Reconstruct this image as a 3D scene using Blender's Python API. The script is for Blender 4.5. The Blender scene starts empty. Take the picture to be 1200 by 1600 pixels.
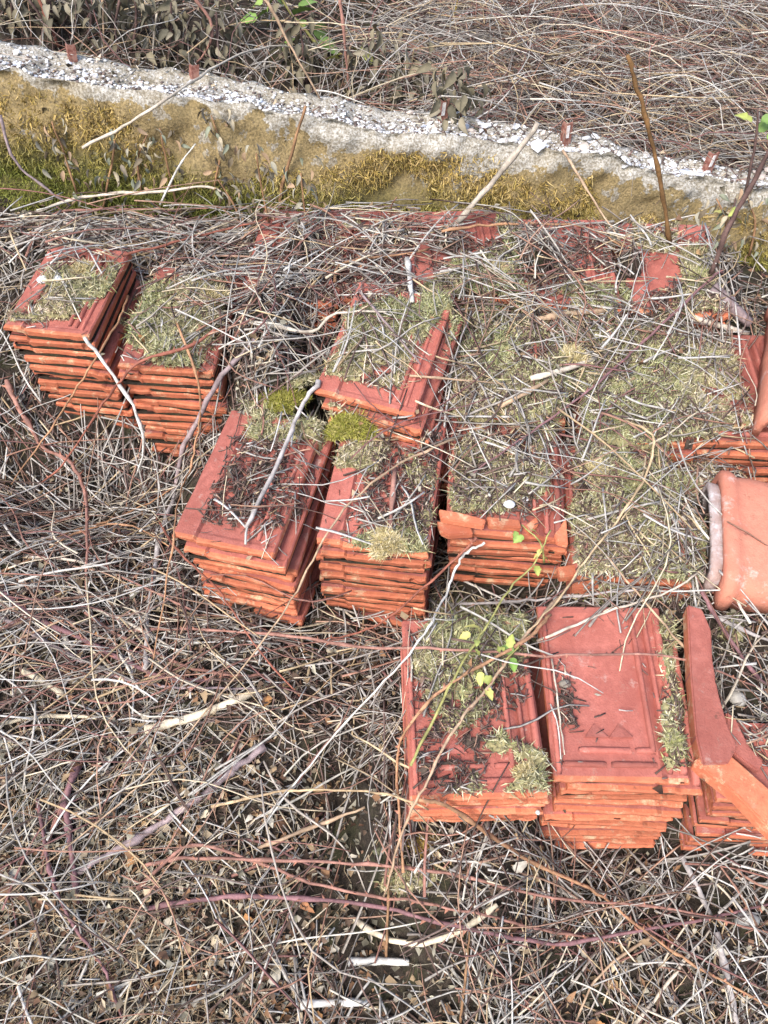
import bpy, bmesh, math, random
import numpy as np
from mathutils import Vector, Matrix

# ------------------------------------------------------------------ camera, sky, sun, exposure
C = bpy.context.scene.collection
SC = bpy.context.scene
CAMZ = 1.70
PITCH = math.radians(46)
F = 1203.0                                   # focal length in pixels of a 1200 x 1600 picture
cam = bpy.data.cameras.new('camera'); cam_o = bpy.data.objects.new('camera', cam); C.objects.link(cam_o)
cam.sensor_fit = 'VERTICAL'; cam.angle = 2 * math.atan(800 / F)
cam.clip_start = 0.02; cam.clip_end = 200
cam_o.location = (0, 0, CAMZ); cam_o.rotation_euler = (math.radians(90) - PITCH, 0, 0)
SC.camera = cam_o

SUN_EL, SUN_AZ = 46.0, 212.0                 # behind the viewer; azimuth clockwise from +Y
W = bpy.data.worlds.new('World'); SC.world = W; W.use_nodes = True
nt = W.node_tree; bg = nt.nodes['Background']
sky = nt.nodes.new('ShaderNodeTexSky'); sky.sky_type = 'NISHITA'; sky.sun_disc = False
sky.sun_elevation = math.radians(SUN_EL); sky.sun_rotation = math.radians(SUN_AZ)
sky.air_density = 1.0; sky.dust_density = 2.5; sky.ozone_density = 1.0
nt.links.new(sky.outputs[0], bg.inputs[0]); bg.inputs[1].default_value = 0.14
sl = bpy.data.lights.new('sun', 'SUN'); sl.energy = 1.75; sl.angle = math.radians(24); sl.color = (1.0, 0.965, 0.92)
so = bpy.data.objects.new('sun', sl); C.objects.link(so)
az, el = math.radians(SUN_AZ), math.radians(SUN_EL)
sd = Vector((math.sin(az) * math.cos(el), math.cos(az) * math.cos(el), math.sin(el)))
so.rotation_euler = sd.to_track_quat('Z', 'Y').to_euler(); so.location = sd * 20
vs = SC.view_settings; vs.view_transform = 'Standard'; vs.look = 'None'; vs.gamma = 1.0
vs.use_curve_mapping = False; vs.exposure = 1.2
SC.cycles.max_bounces = 5; SC.cycles.diffuse_bounces = 3; SC.cycles.glossy_bounces = 2
SC.cycles.use_denoising = True

RNG = np.random.default_rng(7)
random.seed(5)
CAM = np.array([0, 0, CAMZ])
S_, C_ = math.sin(PITCH), math.cos(PITCH)

# ------------------------------------------------------------------ measuring helpers
def ray(px, py):
    px = np.asarray(px, float); py = np.asarray(py, float)
    u = (px - 600) / F; t = (py - 800) / F
    return np.stack([u, C_ - t * S_, -(S_ + t * C_)], -1)

def proj(x, y, z):
    z = z - CAMZ
    fw = np.maximum(y * C_ - z * S_, 1e-3); dn = -(y * S_ + z * C_)
    return 600 + F * x / fw, 800 + F * dn / fw

TA, TB, TE = -1.183 + CAMZ, 0.28, -0.05      # the plane the stack tops follow
def top_plane(x, y): return TA + TB * (y - 1.05) + TE * x
def on_top(px, py, lift=0.0):
    d = ray(px, py)
    k = (TA + lift - TB * 1.05 - CAMZ) / (d[..., 2] - TB * d[..., 1] - TE * d[..., 0])
    return CAM + d * np.asarray(k)[..., None]

def in_poly(px, py, poly):
    r = np.zeros(px.shape, bool); n = len(poly)
    for i in range(n):
        x1, y1 = poly[i]; x2, y2 = poly[(i + 1) % n]
        if y1 == y2: continue
        c = ((y1 > py) != (y2 > py)) & (px < (x2 - x1) * (py - y1) / (y2 - y1) + x1)
        r ^= c
    return r

_LAT = np.random.default_rng(11).random((256, 256))
def vnoise(x, y):
    xi = np.floor(x).astype(int); yi = np.floor(y).astype(int)
    fx = x - xi; fy = y - yi
    fx = fx * fx * (3 - 2 * fx); fy = fy * fy * (3 - 2 * fy)
    a = _LAT[xi & 255, yi & 255]; b = _LAT[(xi + 1) & 255, yi & 255]
    c = _LAT[xi & 255, (yi + 1) & 255]; d = _LAT[(xi + 1) & 255, (yi + 1) & 255]
    return (a * (1 - fx) + b * fx) * (1 - fy) + (c * (1 - fx) + d * fx) * fy
def fbm(x, y, o=4):
    s = 0; a = 0.5
    for i in range(o):
        s = s + a * (vnoise(x + 17.3 * i, y + 9.1 * i) - 0.5); x = x * 2.03; y = y * 2.03; a *= 0.5
    return s * 2

# ------------------------------------------------------------------ object helpers
def tag(o, label=None, cat=None, group=None, kind=None):
    if label: o['label'] = label
    if cat: o['category'] = cat
    if group: o['group'] = group
    if kind: o['kind'] = kind
    return o
def link(name, me, mat=None, parent=None):
    o = bpy.data.objects.new(name, me); C.objects.link(o)
    if mat is not None and me is not None and not me.materials: me.materials.append(mat)
    if parent is not None: o.parent = parent
    return o
def empty(name, loc=(0, 0, 0)):
    o = bpy.data.objects.new(name, None); C.objects.link(o); o.location = loc; o.empty_display_size = 0.05
    return o
def np_mesh(name, verts, faces, col=None, smooth=False):
    """verts (N,3); faces: array (M,k) or list of arrays"""
    me = bpy.data.meshes.new(name)
    fl = faces if isinstance(faces, list) else [faces]
    verts = np.ascontiguousarray(verts, np.float32)
    me.vertices.add(len(verts)); me.vertices.foreach_set('co', verts.ravel())
    lv = np.concatenate([f.ravel() for f in fl]).astype(np.int32)
    tot = np.concatenate([np.full(len(f), f.shape[1]) for f in fl]).astype(np.int32)
    st = np.concatenate([[0], np.cumsum(tot)[:-1]]).astype(np.int32)
    me.loops.add(len(lv)); me.loops.foreach_set('vertex_index', lv)
    me.polygons.add(len(tot)); me.polygons.foreach_set('loop_start', st)
    if smooth: me.polygons.foreach_set('use_smooth', np.ones(len(tot), bool))
    if col is not None:
        a = me.color_attributes.new('col', 'FLOAT_COLOR', 'POINT')
        c4 = np.ones((len(verts), 4), np.float32); c4[:, :3] = col
        a.data.foreach_set('color', c4.ravel())
    me.update(calc_edges=True); me.validate()
    return me
def bm_mesh(name, bm, smooth=False):
    me = bpy.data.meshes.new(name); bm.normal_update(); bm.to_mesh(me); bm.free()
    if smooth:
        for p in me.polygons: p.use_smooth = True
    return me

# ------------------------------------------------------------------ materials
def mat(name):
    m = bpy.data.materials.new(name); m.use_nodes = True
    n = m.node_tree; b = n.nodes['Principled BSDF']; b.inputs['Specular IOR Level'].default_value = 0.25
    return m, n, b
def N(n, t, **k):
    x = n.nodes.new(t)
    for a, v in k.items():
        if a in x.inputs: x.inputs[a].default_value = v
        else: setattr(x, a, v)
    return x
def ramp(n, src, stops):
    r = n.nodes.new('ShaderNodeValToRGB'); e = r.color_ramp.elements
    while len(e) < len(stops): e.new(0.5)
    for i, (p, c) in enumerate(stops):
        e[i].position = p; e[i].color = (*c, 1) if len(c) == 3 else c
    n.links.new(src, r.inputs[0]); return r
def mix(n, fac, a, b, mode='MIX'):
    x = n.nodes.new('ShaderNodeMix'); x.data_type = 'RGBA'; x.blend_type = mode
    for s, v in ((x.inputs[0], fac), (x.inputs[6], a), (x.inputs[7], b)):
        if hasattr(v, 'is_linked') or hasattr(v, 'links'): n.links.new(v, s)
        elif isinstance(v, (int, float)): s.default_value = v
        else: s.default_value = (*v, 1)
    return x.outputs[2]
def noise(n, vec, scale, detail=4, rough=0.6):
    x = N(n, 'ShaderNodeTexNoise', Scale=scale, Detail=detail, Roughness=rough)
    n.links.new(vec, x.inputs['Vector']); return x.outputs['Fac']
def bump(n, b, h, strength, dist):
    x = N(n, 'ShaderNodeBump', Strength=strength, Distance=dist)
    n.links.new(h, x.inputs['Height']); n.links.new(x.outputs[0], b.inputs['Normal']); return x

def clay(name, base, dark, pale, lich=0.62):
    m, n, b = mat(name)
    tc = n.nodes.new('ShaderNodeTexCoord'); oi = n.nodes.new('ShaderNodeObjectInfo')
    off = N(n, 'ShaderNodeVectorMath', operation='ADD')
    sc = N(n, 'ShaderNodeVectorMath', operation='SCALE'); sc.inputs[0].default_value = (13.1, 7.7, 5.3)
    n.links.new(oi.outputs['Random'], sc.inputs['Scale'])
    n.links.new(tc.outputs['Object'], off.inputs[0]); n.links.new(sc.outputs[0], off.inputs[1])
    v = off.outputs[0]
    n1 = noise(n, v, 9, 5); n2 = noise(n, v, 55, 6, 0.7); n3 = noise(n, v, 260, 3); n4 = noise(n, v, 22, 6, 0.75)
    c = ramp(n, n1, [(0.3, dark), (0.55, base), (0.8, tuple(min(1, x * 1.22) for x in base))]).outputs[0]
    nb = noise(n, v, 4.5, 6, 0.7)
    c = mix(n, ramp(n, nb, [(0.50, (0,) * 3), (0.68, (0.7,) * 3)]).outputs[0], c, tuple(x * .52 + .012 for x in base))
    n5 = noise(n, v, 38, 5, 0.8)
    c = mix(n, ramp(n, n5, [(0.60, (0,) * 3), (0.70, (0.5,) * 3)]).outputs[0], c, (0.30, 0.27, 0.21))
    c = mix(n, ramp(n, n2, [(0.42, (0.55,) * 3), (0.62, (0,) * 3)]).outputs[0], c, dark)
    c = mix(n, ramp(n, n4, [(lich - 0.04, (0,) * 3), (lich + 0.08, (0.75,) * 3)]).outputs[0], c, pale)
    c = mix(n, ramp(n, n4, [(0.26, (0.85,) * 3), (0.37, (0,) * 3)]).outputs[0], c, (0.085, 0.05, 0.035))
    c = mix(n, ramp(n, n3, [(0.3, (0.5,) * 3), (0.4, (0,) * 3)]).outputs[0], c, dark)
    hv = N(n, 'ShaderNodeHueSaturation')
    mr = N(n, 'ShaderNodeMapRange'); mr.inputs[3].default_value = 0.68; mr.inputs[4].default_value = 1.2
    n.links.new(oi.outputs['Random'], mr.inputs[0]); n.links.new(mr.outputs[0], hv.inputs['Value']); n.links.new(c, hv.inputs['Color'])
    n.links.new(hv.outputs[0], b.inputs['Base Color']); b.inputs['Roughness'].default_value = 0.78
    ad = N(n, 'ShaderNodeMath', operation='ADD'); n.links.new(n2, ad.inputs[0]); n.links.new(n3, ad.inputs[1])
    bump(n, b, ad.outputs[0], 0.6, 0.0025)
    return m
M = {}
M['slip'] = clay('weathered_red_slip', (0.45, 0.150, 0.115), (0.28, 0.082, 0.062), (0.46, 0.32, 0.27), 0.64)
M['clay'] = clay('orange_fired_clay', (0.63, 0.205, 0.105), (0.40, 0.115, 0.06), (0.60, 0.48, 0.30), 0.59)
M['ridge'] = clay('pink_ridge_clay', (0.58, 0.235, 0.155), (0.45, 0.16, 0.105), (0.60, 0.42, 0.37), 0.60)

M['collar'] = clay('pale_weathered_clay', (0.42, 0.35, 0.33), (0.30, 0.20, 0.17), (0.52, 0.49, 0.49), 0.52)
def attr_mat(name, rough=0.8, var=0.35, scale=120, sat=1.0, trans=0.0, bmp=0.0):
    m, n, b = mat(name)
    at = N(n, 'ShaderNodeVertexColor', layer_name='col'); tc = n.nodes.new('ShaderNodeTexCoord')
    nn = noise(n, tc.outputs['Object'], scale, 4, 0.7)
    g = ramp(n, nn, [(0.3, (1 - var,) * 3), (0.7, (1 + var * 0.6,) * 3)]).outputs[0]
    c = mix(n, 1.0, at.outputs[0], g, 'MULTIPLY')
    n.links.new(c, b.inputs['Base Color']); b.inputs['Roughness'].default_value = rough
    if trans:
        b.inputs['Subsurface Weight'].default_value = 0.0
    if bmp: bump(n, b, nn, bmp, 0.001)
    return m
M['twig'] = attr_mat('dry_stem_bark', 0.75, 0.4, 90, bmp=0.4)
M['leaf'] = attr_mat('dry_leaf', 0.8, 0.3, 60)
M['moss'] = attr_mat('dry_moss', 0.95, 0.3, 140)
M['green'] = attr_mat('bramble_leaf_green', 0.55, 0.25, 70)
M['stone'] = attr_mat('pale_stone', 0.85, 0.25, 60, bmp=0.5)

def soil_mat():
    m, n, b = mat('dark_soil_and_gap_shade'); tc = n.nodes.new('ShaderNodeTexCoord'); v = tc.outputs['Object']
    a = noise(n, v, 6, 6); f = noise(n, v, 90, 6, 0.75); g = noise(n, v, 14, 5)
    c = ramp(n, f, [(0.3, (0.016, 0.012, 0.009)), (0.55, (0.05, 0.038, 0.028)), (0.75, (0.12, 0.095, 0.07))]).outputs[0]
    c = mix(n, ramp(n, g, [(0.52, (0,) * 3), (0.66, (0.7,) * 3)]).outputs[0], c, (0.055, 0.058, 0.026))
    n.links.new(c, b.inputs['Base Color']); b.inputs['Roughness'].default_value = 0.95
    bump(n, b, f, 0.9, 0.01); return m
M['soil'] = soil_mat()
def concrete_mat():
    m, n, b = mat('mossy_concrete'); tc = n.nodes.new('ShaderNodeTexCoord'); v = tc.outputs['Object']
    a = noise(n, v, 3.2, 6, 0.65); f = noise(n, v, 45, 6, 0.75); k = noise(n, v, 11, 6, 0.7); s = noise(n, v, 160, 3)
    c = ramp(n, f, [(0.28, (0.20, 0.18, 0.155)), (0.45, (0.44, 0.415, 0.37)), (0.72, (0.62, 0.60, 0.56))]).outputs[0]
    c = mix(n, ramp(n, k, [(0.33, (0.7,) * 3), (0.45, (0,) * 3)]).outputs[0], c, (0.17, 0.135, 0.09))
    c = mix(n, ramp(n, a, [(0.50, (0,) * 3), (0.66, (0.55,) * 3)]).outputs[0], c, (0.30, 0.235, 0.13))
    at = N(n, 'ShaderNodeVertexColor', layer_name='col')
    sep = n.nodes.new('ShaderNodeSeparateColor'); n.links.new(at.outputs[0], sep.inputs[0])
    mm = N(n, 'ShaderNodeMath', operation='MULTIPLY_ADD'); n.links.new(k, mm.inputs[0]); mm.inputs[1].default_value = 1.75
    n.links.new(sep.outputs[0], mm.inputs[2])
    c = mix(n, ramp(n, mm.outputs[0], [(0.98, (0,) * 3), (1.26, (0.9,) * 3)]).outputs[0], c, (0.30, 0.215, 0.088))
    c = mix(n, ramp(n, s, [(0.45, (0.55,) * 3), (0.6, (0,) * 3)]).outputs[0], c, (0.13, 0.10, 0.045))
    c = mix(n, sep.outputs[1], c, mix(n, ramp(n, f, [(0.4, (0,) * 3), (0.6, (1,) * 3)]).outputs[0], (0.055, 0.055, 0.018), (0.16, 0.14, 0.045)))
    c = mix(n, ramp(n, s, [(0.32, (0.6,) * 3), (0.42, (0,) * 3)]).outputs[0], c, (0.10, 0.08, 0.06))
    n.links.new(c, b.inputs['Base Color']); b.inputs['Roughness'].default_value = 0.92
    ad = N(n, 'ShaderNodeMath', operation='ADD'); n.links.new(f, ad.inputs[0]); n.links.new(s, ad.inputs[1])
    bump(n, b, ad.outputs[0], 0.7, 0.006); return m
M['concrete'] = concrete_mat()
def plain(name, col, col2, rough=0.8, scale=30):
    m, n, b = mat(name); tc = n.nodes.new('ShaderNodeTexCoord')
    f = noise(n, tc.outputs['Object'], scale, 5, 0.7)
    n.links.new(ramp(n, f, [(0.4, col), (0.6, col2)]).outputs[0], b.inputs['Base Color'])
    b.inputs['Roughness'].default_value = rough; bump(n, b, f, 0.5, 0.003); return m
M['rust'] = plain('rusty_painted_steel', (0.17, 0.06, 0.045), (0.32, 0.17, 0.13), 0.7, 60)
M['white_paint'] = plain('flaking_white_paint', (0.72, 0.70, 0.68), (0.5, 0.4, 0.36), 0.6, 60)

# ------------------------------------------------------------------ ground and the height of everything
WALL_Y = 2.18
def wall_top(x): return 0.93 - 0.14 * x
def wall_back(x): return WALL_Y + 0.17 - 0.055 * np.clip(x, -1.6, 1.6)
def ground0(x, y):
    yy = np.minimum(y, 2.2)
    g = 0.242 + 0.335 * (yy - 1.05) - 0.08 * x
    g = g + np.where(y > 2.2, 0.26 * (y - 2.2) + 0.08 * np.clip((y - 2.35) / 0.4, 0, 1) - 0.02 * x, 0)
    return g
def gauss(x, y, cx, cy, sx, sy, h): return h * np.exp(-((x - cx) / sx) ** 2 - ((y - cy) / sy) ** 2)
def ground(x, y):
    g = ground0(x, y)
    g = g + gauss(x, y, -0.65, 1.93, 0.55, 0.17, 0.13)           # heap of stems before the wall
    g = g + gauss(x, y, 0.80, 0.84, 0.14, 0.22, 0.12)            # litter banked up below the ridge tile
    m = np.clip(1 - np.maximum(np.abs(x - 0.35) / 0.60, np.abs(y - 1.66) / 0.34), 0, 1)
    g = g + 0.14 * np.clip(m * 4, 0, 1)
    m2 = np.clip(1 - np.maximum(np.abs(x - 0.62) / 0.30, np.abs(y - 1.33) / 0.42), 0, 1)
    g = np.maximum(g, np.where(m2 > 0, top_plane(x, y) - 0.11 - 0.2 * (1 - np.clip(m2 * 4, 0, 1)), -9))
    for px, py, sx, sy, dz in ((430, 540, .11, .16, -.035), (300, 470, .10, .10, -.05), (640, 480, .30, .05, -.03), (980, 505, .22, .05, -.03), (440, 660, .10, .05, -.06), (1150, 470, .08, .14, -.05), (1165, 1090, .09, .16, -.05), (760, 962, .16, .05, -.17), (735, 1200, .15, .20, -.150), (620, 1180, .05, .14, -.16), (790, 760, .15, .20, -.225), (985, 918, .16, .035, -.035), (940, 1330, .14, .06, -.31), (1180, 965, .10, .07, -.06), (1098, 850, .05, .10, -.035), (480, 385, .05, .06, .014), (610, 372, .05, .05, .014), (700, 372, .035, .03, .012), (835, 395, .045, .06, .014), (985, 410, .035, .05, .014), (1125, 420, .04, .06, .01), (470, 1010, .2, .06, -.24)):
        c = on_top(px, py); k = np.clip(1.6 - np.sqrt(((x - c[0]) / sx) ** 2 + ((y - c[1]) / sy) ** 2), 0, 1); k = k * k * (3 - 2 * k)
        g = g + k * np.maximum(top_plane(x, y) + dz - g, 0)
    g = g - gauss(x, y, -.80, 1.42, .38, .18, .20)
    dip = np.clip((0.05 - x) / .25, 0, 1) * np.clip((y - WALL_Y - .06) / .12, 0, 1) * np.clip((3.0 - y) / .5, 0, 1)
    g = g - .30 * dip
    m3 = np.clip(1 - np.maximum(np.abs(x + 0.36) / 0.17, np.abs(y - 1.62) / 0.26), 0, 1)
    g = g + 0.10 * np.clip(m3 * 4, 0, 1)
    g = g + 0.05 * fbm(x * 2.2, y * 2.2, 3) + 0.022 * fbm(x * 13, y * 13, 3)
    return g
X0, X1, Y0, Y1, DH = -2.4, 2.4, -0.1, 5.2, 0.006
gx = np.arange(X0, X1, DH); gy = np.arange(Y0, Y1, DH)
GX, GY = np.meshgrid(gx, gy, indexing='ij')
H = ground(GX, GY)
HG = H.copy()
def hs(x, y, A=None):
    A = H if A is None else A
    i = np.clip(np.round((x - X0) / DH).astype(int), 0, A.shape[0] - 1)
    j = np.clip(np.round((y - Y0) / DH).astype(int), 0, A.shape[1] - 1)
    return A[i, j]

# ground sheet: fine where it is seen, coarse to the horizon
ax = np.concatenate([np.linspace(-40, -2.5, 24), np.arange(-2.4, 2.4, 0.018), np.linspace(2.5, 40, 24)])
ay = np.concatenate([np.linspace(-40, -0.2, 24), np.arange(-0.1, 4.6, 0.018), np.linspace(4.8, 60, 30)])
AX, AY = np.meshgrid(ax, ay, indexing='ij')
AZ = ground(AX, AY)
def far_flat(x, y, z):
    return np.where(y > 5, ground0(x, np.full_like(y, 5.0)) + 0.10 * (y - 5), np.where(y < -1, ground0(x, np.full_like(y, -1.0)) + 0.1 * (y + 1), z))
AZ = far_flat(AX, AY, AZ)
nI, nJ = AX.shape
idx = np.arange(nI * nJ).reshape(nI, nJ)
q = np.stack([idx[:-1, :-1], idx[1:, :-1], idx[1:, 1:], idx[:-1, 1:]], -1).reshape(-1, 4)
tag(link('ground', np_mesh('ground', np.stack([AX, AY, AZ], -1).reshape(-1, 3), q, smooth=True), M['soil']), kind='structure')

# ------------------------------------------------------------------ concrete wall
wall = empty('concrete_wall', (0, WALL_Y, 0.9))
tag(wall, 'low old concrete wall with golden moss on its face and white chippings on top', 'wall')
def wall_mesh():
    xs = np.arange(-3.2, 3.2, 0.016)
    # profile: s from front bottom to back bottom
    prof = []
    for k in np.linspace(0, 1, 26): prof.append(('f', k))
    for k in np.linspace(0.06, 0.94, 14): prof.append(('t', k))
    for k in np.linspace(1, 0, 14): prof.append(('b', k))
    V = np.zeros((len(xs), len(prof), 3)); Cc = np.zeros((len(xs), len(prof), 3))
    topw = wall_top(xs) + 0.020 * fbm(xs * 5, xs * 0 + 3, 3) + 0.012 * fbm(xs * 22, xs * 0 + 6, 3)
    back = wall_back(xs) + 0.02 * fbm(xs * 6, xs * 0 + 8, 3)
    front = WALL_Y + 0.012 * fbm(xs * 4, xs * 0 + 1, 3)
    zb = ground0(xs, xs * 0 + WALL_Y) - 0.25
    for j, (w, k) in enumerate(prof):
        if w == 'f':
            z = zb + (topw - zb) * k; n_ = fbm(xs * 7, z * 9, 4)
            n2_ = fbm(xs * 30, z * 34, 3) * (1 + 1.2 * k ** 3)
            edge = np.clip((k - 0.9) / 0.1, 0, 1)
            V[:, j] = np.stack([xs, front - 0.036 * n_ - 0.014 * n2_ + 0.016 * edge ** 2, z - 0.010 * edge ** 2], -1)
            dz = (topw - z)
            Cc[:, j, 0] = np.clip(0.42 * (dz - 0.055 + 0.06 * fbm(xs * 4 + 5, z * 5, 2) + .05 * np.clip((-.2 - xs) / .3, 0, 1)) / 0.05, -0.3, 0.26)
            Cc[:, j, 1] = np.clip((dz - .15 + .09 * fbm(xs * 5 + 1, z * 5, 3)) / .09, 0, 1)
        elif w == 't':
            y = front + (back - front) * k
            bowl = -0.020 * np.sin(np.pi * np.clip((k - 0.12) / 0.76, 0, 1)) ** 0.5
            V[:, j] = np.stack([xs, y, topw + bowl + 0.012 * fbm(xs * 16, y * 16, 4)], -1); Cc[:, j] = -0.4
        else:
            z = zb + (topw - zb) * k
            V[:, j] = np.stack([xs, back + 0.02 * fbm(xs * 7 + 9, z * 9, 3), z], -1); Cc[:, j] = -0.1
    n0, n1 = len(xs), len(prof)
    idx = np.arange(n0 * n1).reshape(n0, n1)
    q = np.stack([idx[:-1, :-1], idx[1:, :-1], idx[1:, 1:], idx[:-1, 1:]], -1).reshape(-1, 4)
    V[..., 1] -= WALL_Y; V[..., 2] -= 0.9
    caps = [idx[0, ::-1][None], idx[-1][None]]
    return np_mesh('wall_body', V.reshape(-1, 3), [q] + caps, Cc.reshape(-1, 3), smooth=True), V, topw, front, back, xs
wm, WV, wtop, wfront, wback, wxs = wall_mesh()
link('wall_body', wm, M['concrete'], wall)
wi = (GY > np.interp(GX, wxs, wfront) - 0.01) & (GY < np.interp(GX, wxs, wback) + 0.01)
H = np.where(wi, np.interp(GX, wxs, wtop), H)
def wall_top_z(x, y):
    k = np.clip((y - np.interp(x, wxs, wfront)) / (np.interp(x, wxs, wback) - np.interp(x, wxs, wfront)), 0, 1)
    return np.interp(x, wxs, wtop) - 0.020 * np.sin(np.pi * np.clip((k - 0.12) / 0.76, 0, 1)) ** 0.5 + 0.012 * fbm(x * 16, y * 16, 4)

def rock_bm(r, seed, squash=0.6, sub=1, jag=0.3):
    rr = random.Random(seed); bm = bmesh.new(); bmesh.ops.create_icosphere(bm, subdivisions=sub, radius=1)
    sx, sy, sz = rr.uniform(0.75, 1.35), rr.uniform(0.7, 1.1), squash * rr.uniform(0.7, 1.2)
    for v in bm.verts:
        k = 1 + rr.uniform(-jag, jag)
        v.co = Vector((v.co.x * sx, v.co.y * sy, v.co.z * sz)) * k * r
    return bm
def colour(me, c, jitter=0.0):
    a = me.color_attributes.new('col', 'FLOAT_COLOR', 'POINT')
    for d in a.data:
        k = 1 + random.uniform(-jitter, jitter); d.color = (c[0] * k, c[1] * k, c[2] * k, 1)
    return me
PEB = []
for i, c in enumerate([(0.72, 0.71, 0.70), (0.66, 0.65, 0.66), (0.60, 0.60, 0.63), (0.78, 0.76, 0.73), (0.45, 0.42, 0.40), (0.62, 0.52, 0.45), (0.5, 0.54, 0.62), (0.75, 0.74, 0.74)]):
    me = colour(bm_mesh('pebble', rock_bm(1.0, i, 0.45, 1, 0.25)), c, 0.12); me.materials.append(M['stone']); PEB.append(me)
# loose chippings on the wall top: the largest 290 singly, the grit as one part
def wall_spot(xmin=-1.25, xmax=1.32):
    x = random.uniform(xmin, xmax)
    f0, b0 = np.interp(x, wxs, wfront), np.interp(x, wxs, wback)
    k = random.uniform(0.07, 0.95) if x > 0.1 else min(0.93, max(0.08, random.gauss(0.46, 0.24)))
    y = f0 + (b0 - f0) * k
    return x, y, float(wall_top_z(np.array(x), np.array(y)))
for i in range(290):
    x, y, z = wall_spot(); r = random.uniform(0.006, 0.011) * (1.35 if x > 0.2 else 1.0)
    if random.random() < 0.06: r *= 1.4
    o = link('pebble', random.choice(PEB), None, wall)
    o.location = (x, y - WALL_Y, z - 0.9 + r * 0.25); o.scale = (r, r, r)
    o.rotation_euler = (random.uniform(-.5, .5), random.uniform(-.5, .5), random.uniform(0, 6.28))
vs_, fs_, cs_ = [], [], []
def add_rocks(n, spot, rmin, rmax, pal, off=(0, 0, 0)):
    V, Fc, Cl = [], [], []; base = 0
    protos = []
    for s in range(6):
        bm = bmesh.new(); bmesh.ops.create_icosphere(bm, subdivisions=1, radius=1)
        rr = random.Random(s + 40)
        for v in bm.verts: v.co = Vector((v.co.x, v.co.y * rr.uniform(.6, 1), v.co.z * 0.5)) * rr.uniform(.7, 1.2)
        bm.verts.ensure_lookup_table()
        protos.append((np.array([v.co[:] for v in bm.verts]), np.array([[v.index for v in f.verts] for f in bm.faces]))); bm.free()
    for i in range(n):
        x, y, z = spot(); r = random.uniform(rmin, rmax); a = random.uniform(0, 6.28)
        pv, pf = random.choice(protos); ca, sa = math.cos(a), math.sin(a)
        R = np.array([[ca, -sa, 0], [sa, ca, 0], [0, 0, 1]])
        V.append(pv @ R.T * r + np.array([x - off[0], y - off[1], z - off[2] + r * 0.2])); Fc.append(pf + base); base += len(pv)
        Cl.append(np.tile(np.array(random.choice(pal)) * random.uniform(.8, 1.15), (len(pv), 1)))
    return np.concatenate(V), np.concatenate(Fc), np.concatenate(Cl)
v, f, c = add_rocks(5200, lambda: wall_spot(-1.6, 1.7), 0.002, 0.0075, [(0.70, 0.69, 0.68), (0.62, 0.62, 0.63), (0.78, 0.76, 0.74), (0.42, 0.40, 0.38), (0.12, 0.09, 0.08), (0.16, 0.12, 0.10)], (0, WALL_Y, 0.9))
tag(link('grit', np_mesh('grit', v, f, c), M['stone'], wall), kind='stuff')
# short painted steel stubs cast into the wall top
def stub(px, py, h, lean, wht):
    d = ray(px, py); k = 0.6
    for _ in range(400):
        P = CAM + d * k
        if P[2] < np.interp(P[0], wxs, wtop): break
        k += 0.008
    x = P[0]; y = float(np.interp(x, wxs, wback)) - 0.03
    z = float(wall_top_z(np.array(x), np.array(y)))
    bm = bmesh.new(); s = 0.011; t = 0.004
    pr = [(-s, -s), (s, -s), (s, -s + t), (-s + t, -s + t), (-s + t, s), (-s, s)]        # an angle-iron section
    lo = [bm.verts.new((a, b, -0.02)) for a, b in pr]; hi = [bm.verts.new((a + lean * h, b, h + random.uniform(-.003, .003))) for a, b in pr]
    for i in range(6): bm.faces.new((lo[i], lo[(i + 1) % 6], hi[(i + 1) % 6], hi[i]))
    bm.faces.new(hi); bm.faces.new(lo[::-1])
    o = link('steel_stub', bm_mesh('steel_stub', bm), M['rust'], wall); o.location = (x, y - WALL_Y, z - 0.9); o.rotation_euler[2] = 0.5
    if not wht: return
    bm = bmesh.new(); bmesh.ops.create_cube(bm, size=1)
    for v in bm.verts: v.co = Vector((v.co.x * 2 * s * 0.45 - s * 0.5 + lean * (h * 0.62 + v.co.z * h * 0.6), v.co.y * 0.002 - s - 0.0012, v.co.z * h * 0.6 + h * 0.62))
    p = link('paint_patch', bm_mesh('paint_patch', bm), M['white_paint'], o)
for a in ((690, 185, .055, .12, 1), (884, 215, .055, -.05, 1), (1088, 240, .05, .25, 1), (120, 82, .034, .15, 0), (305, 112, .030, .3, 0)): stub(*a)

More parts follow.
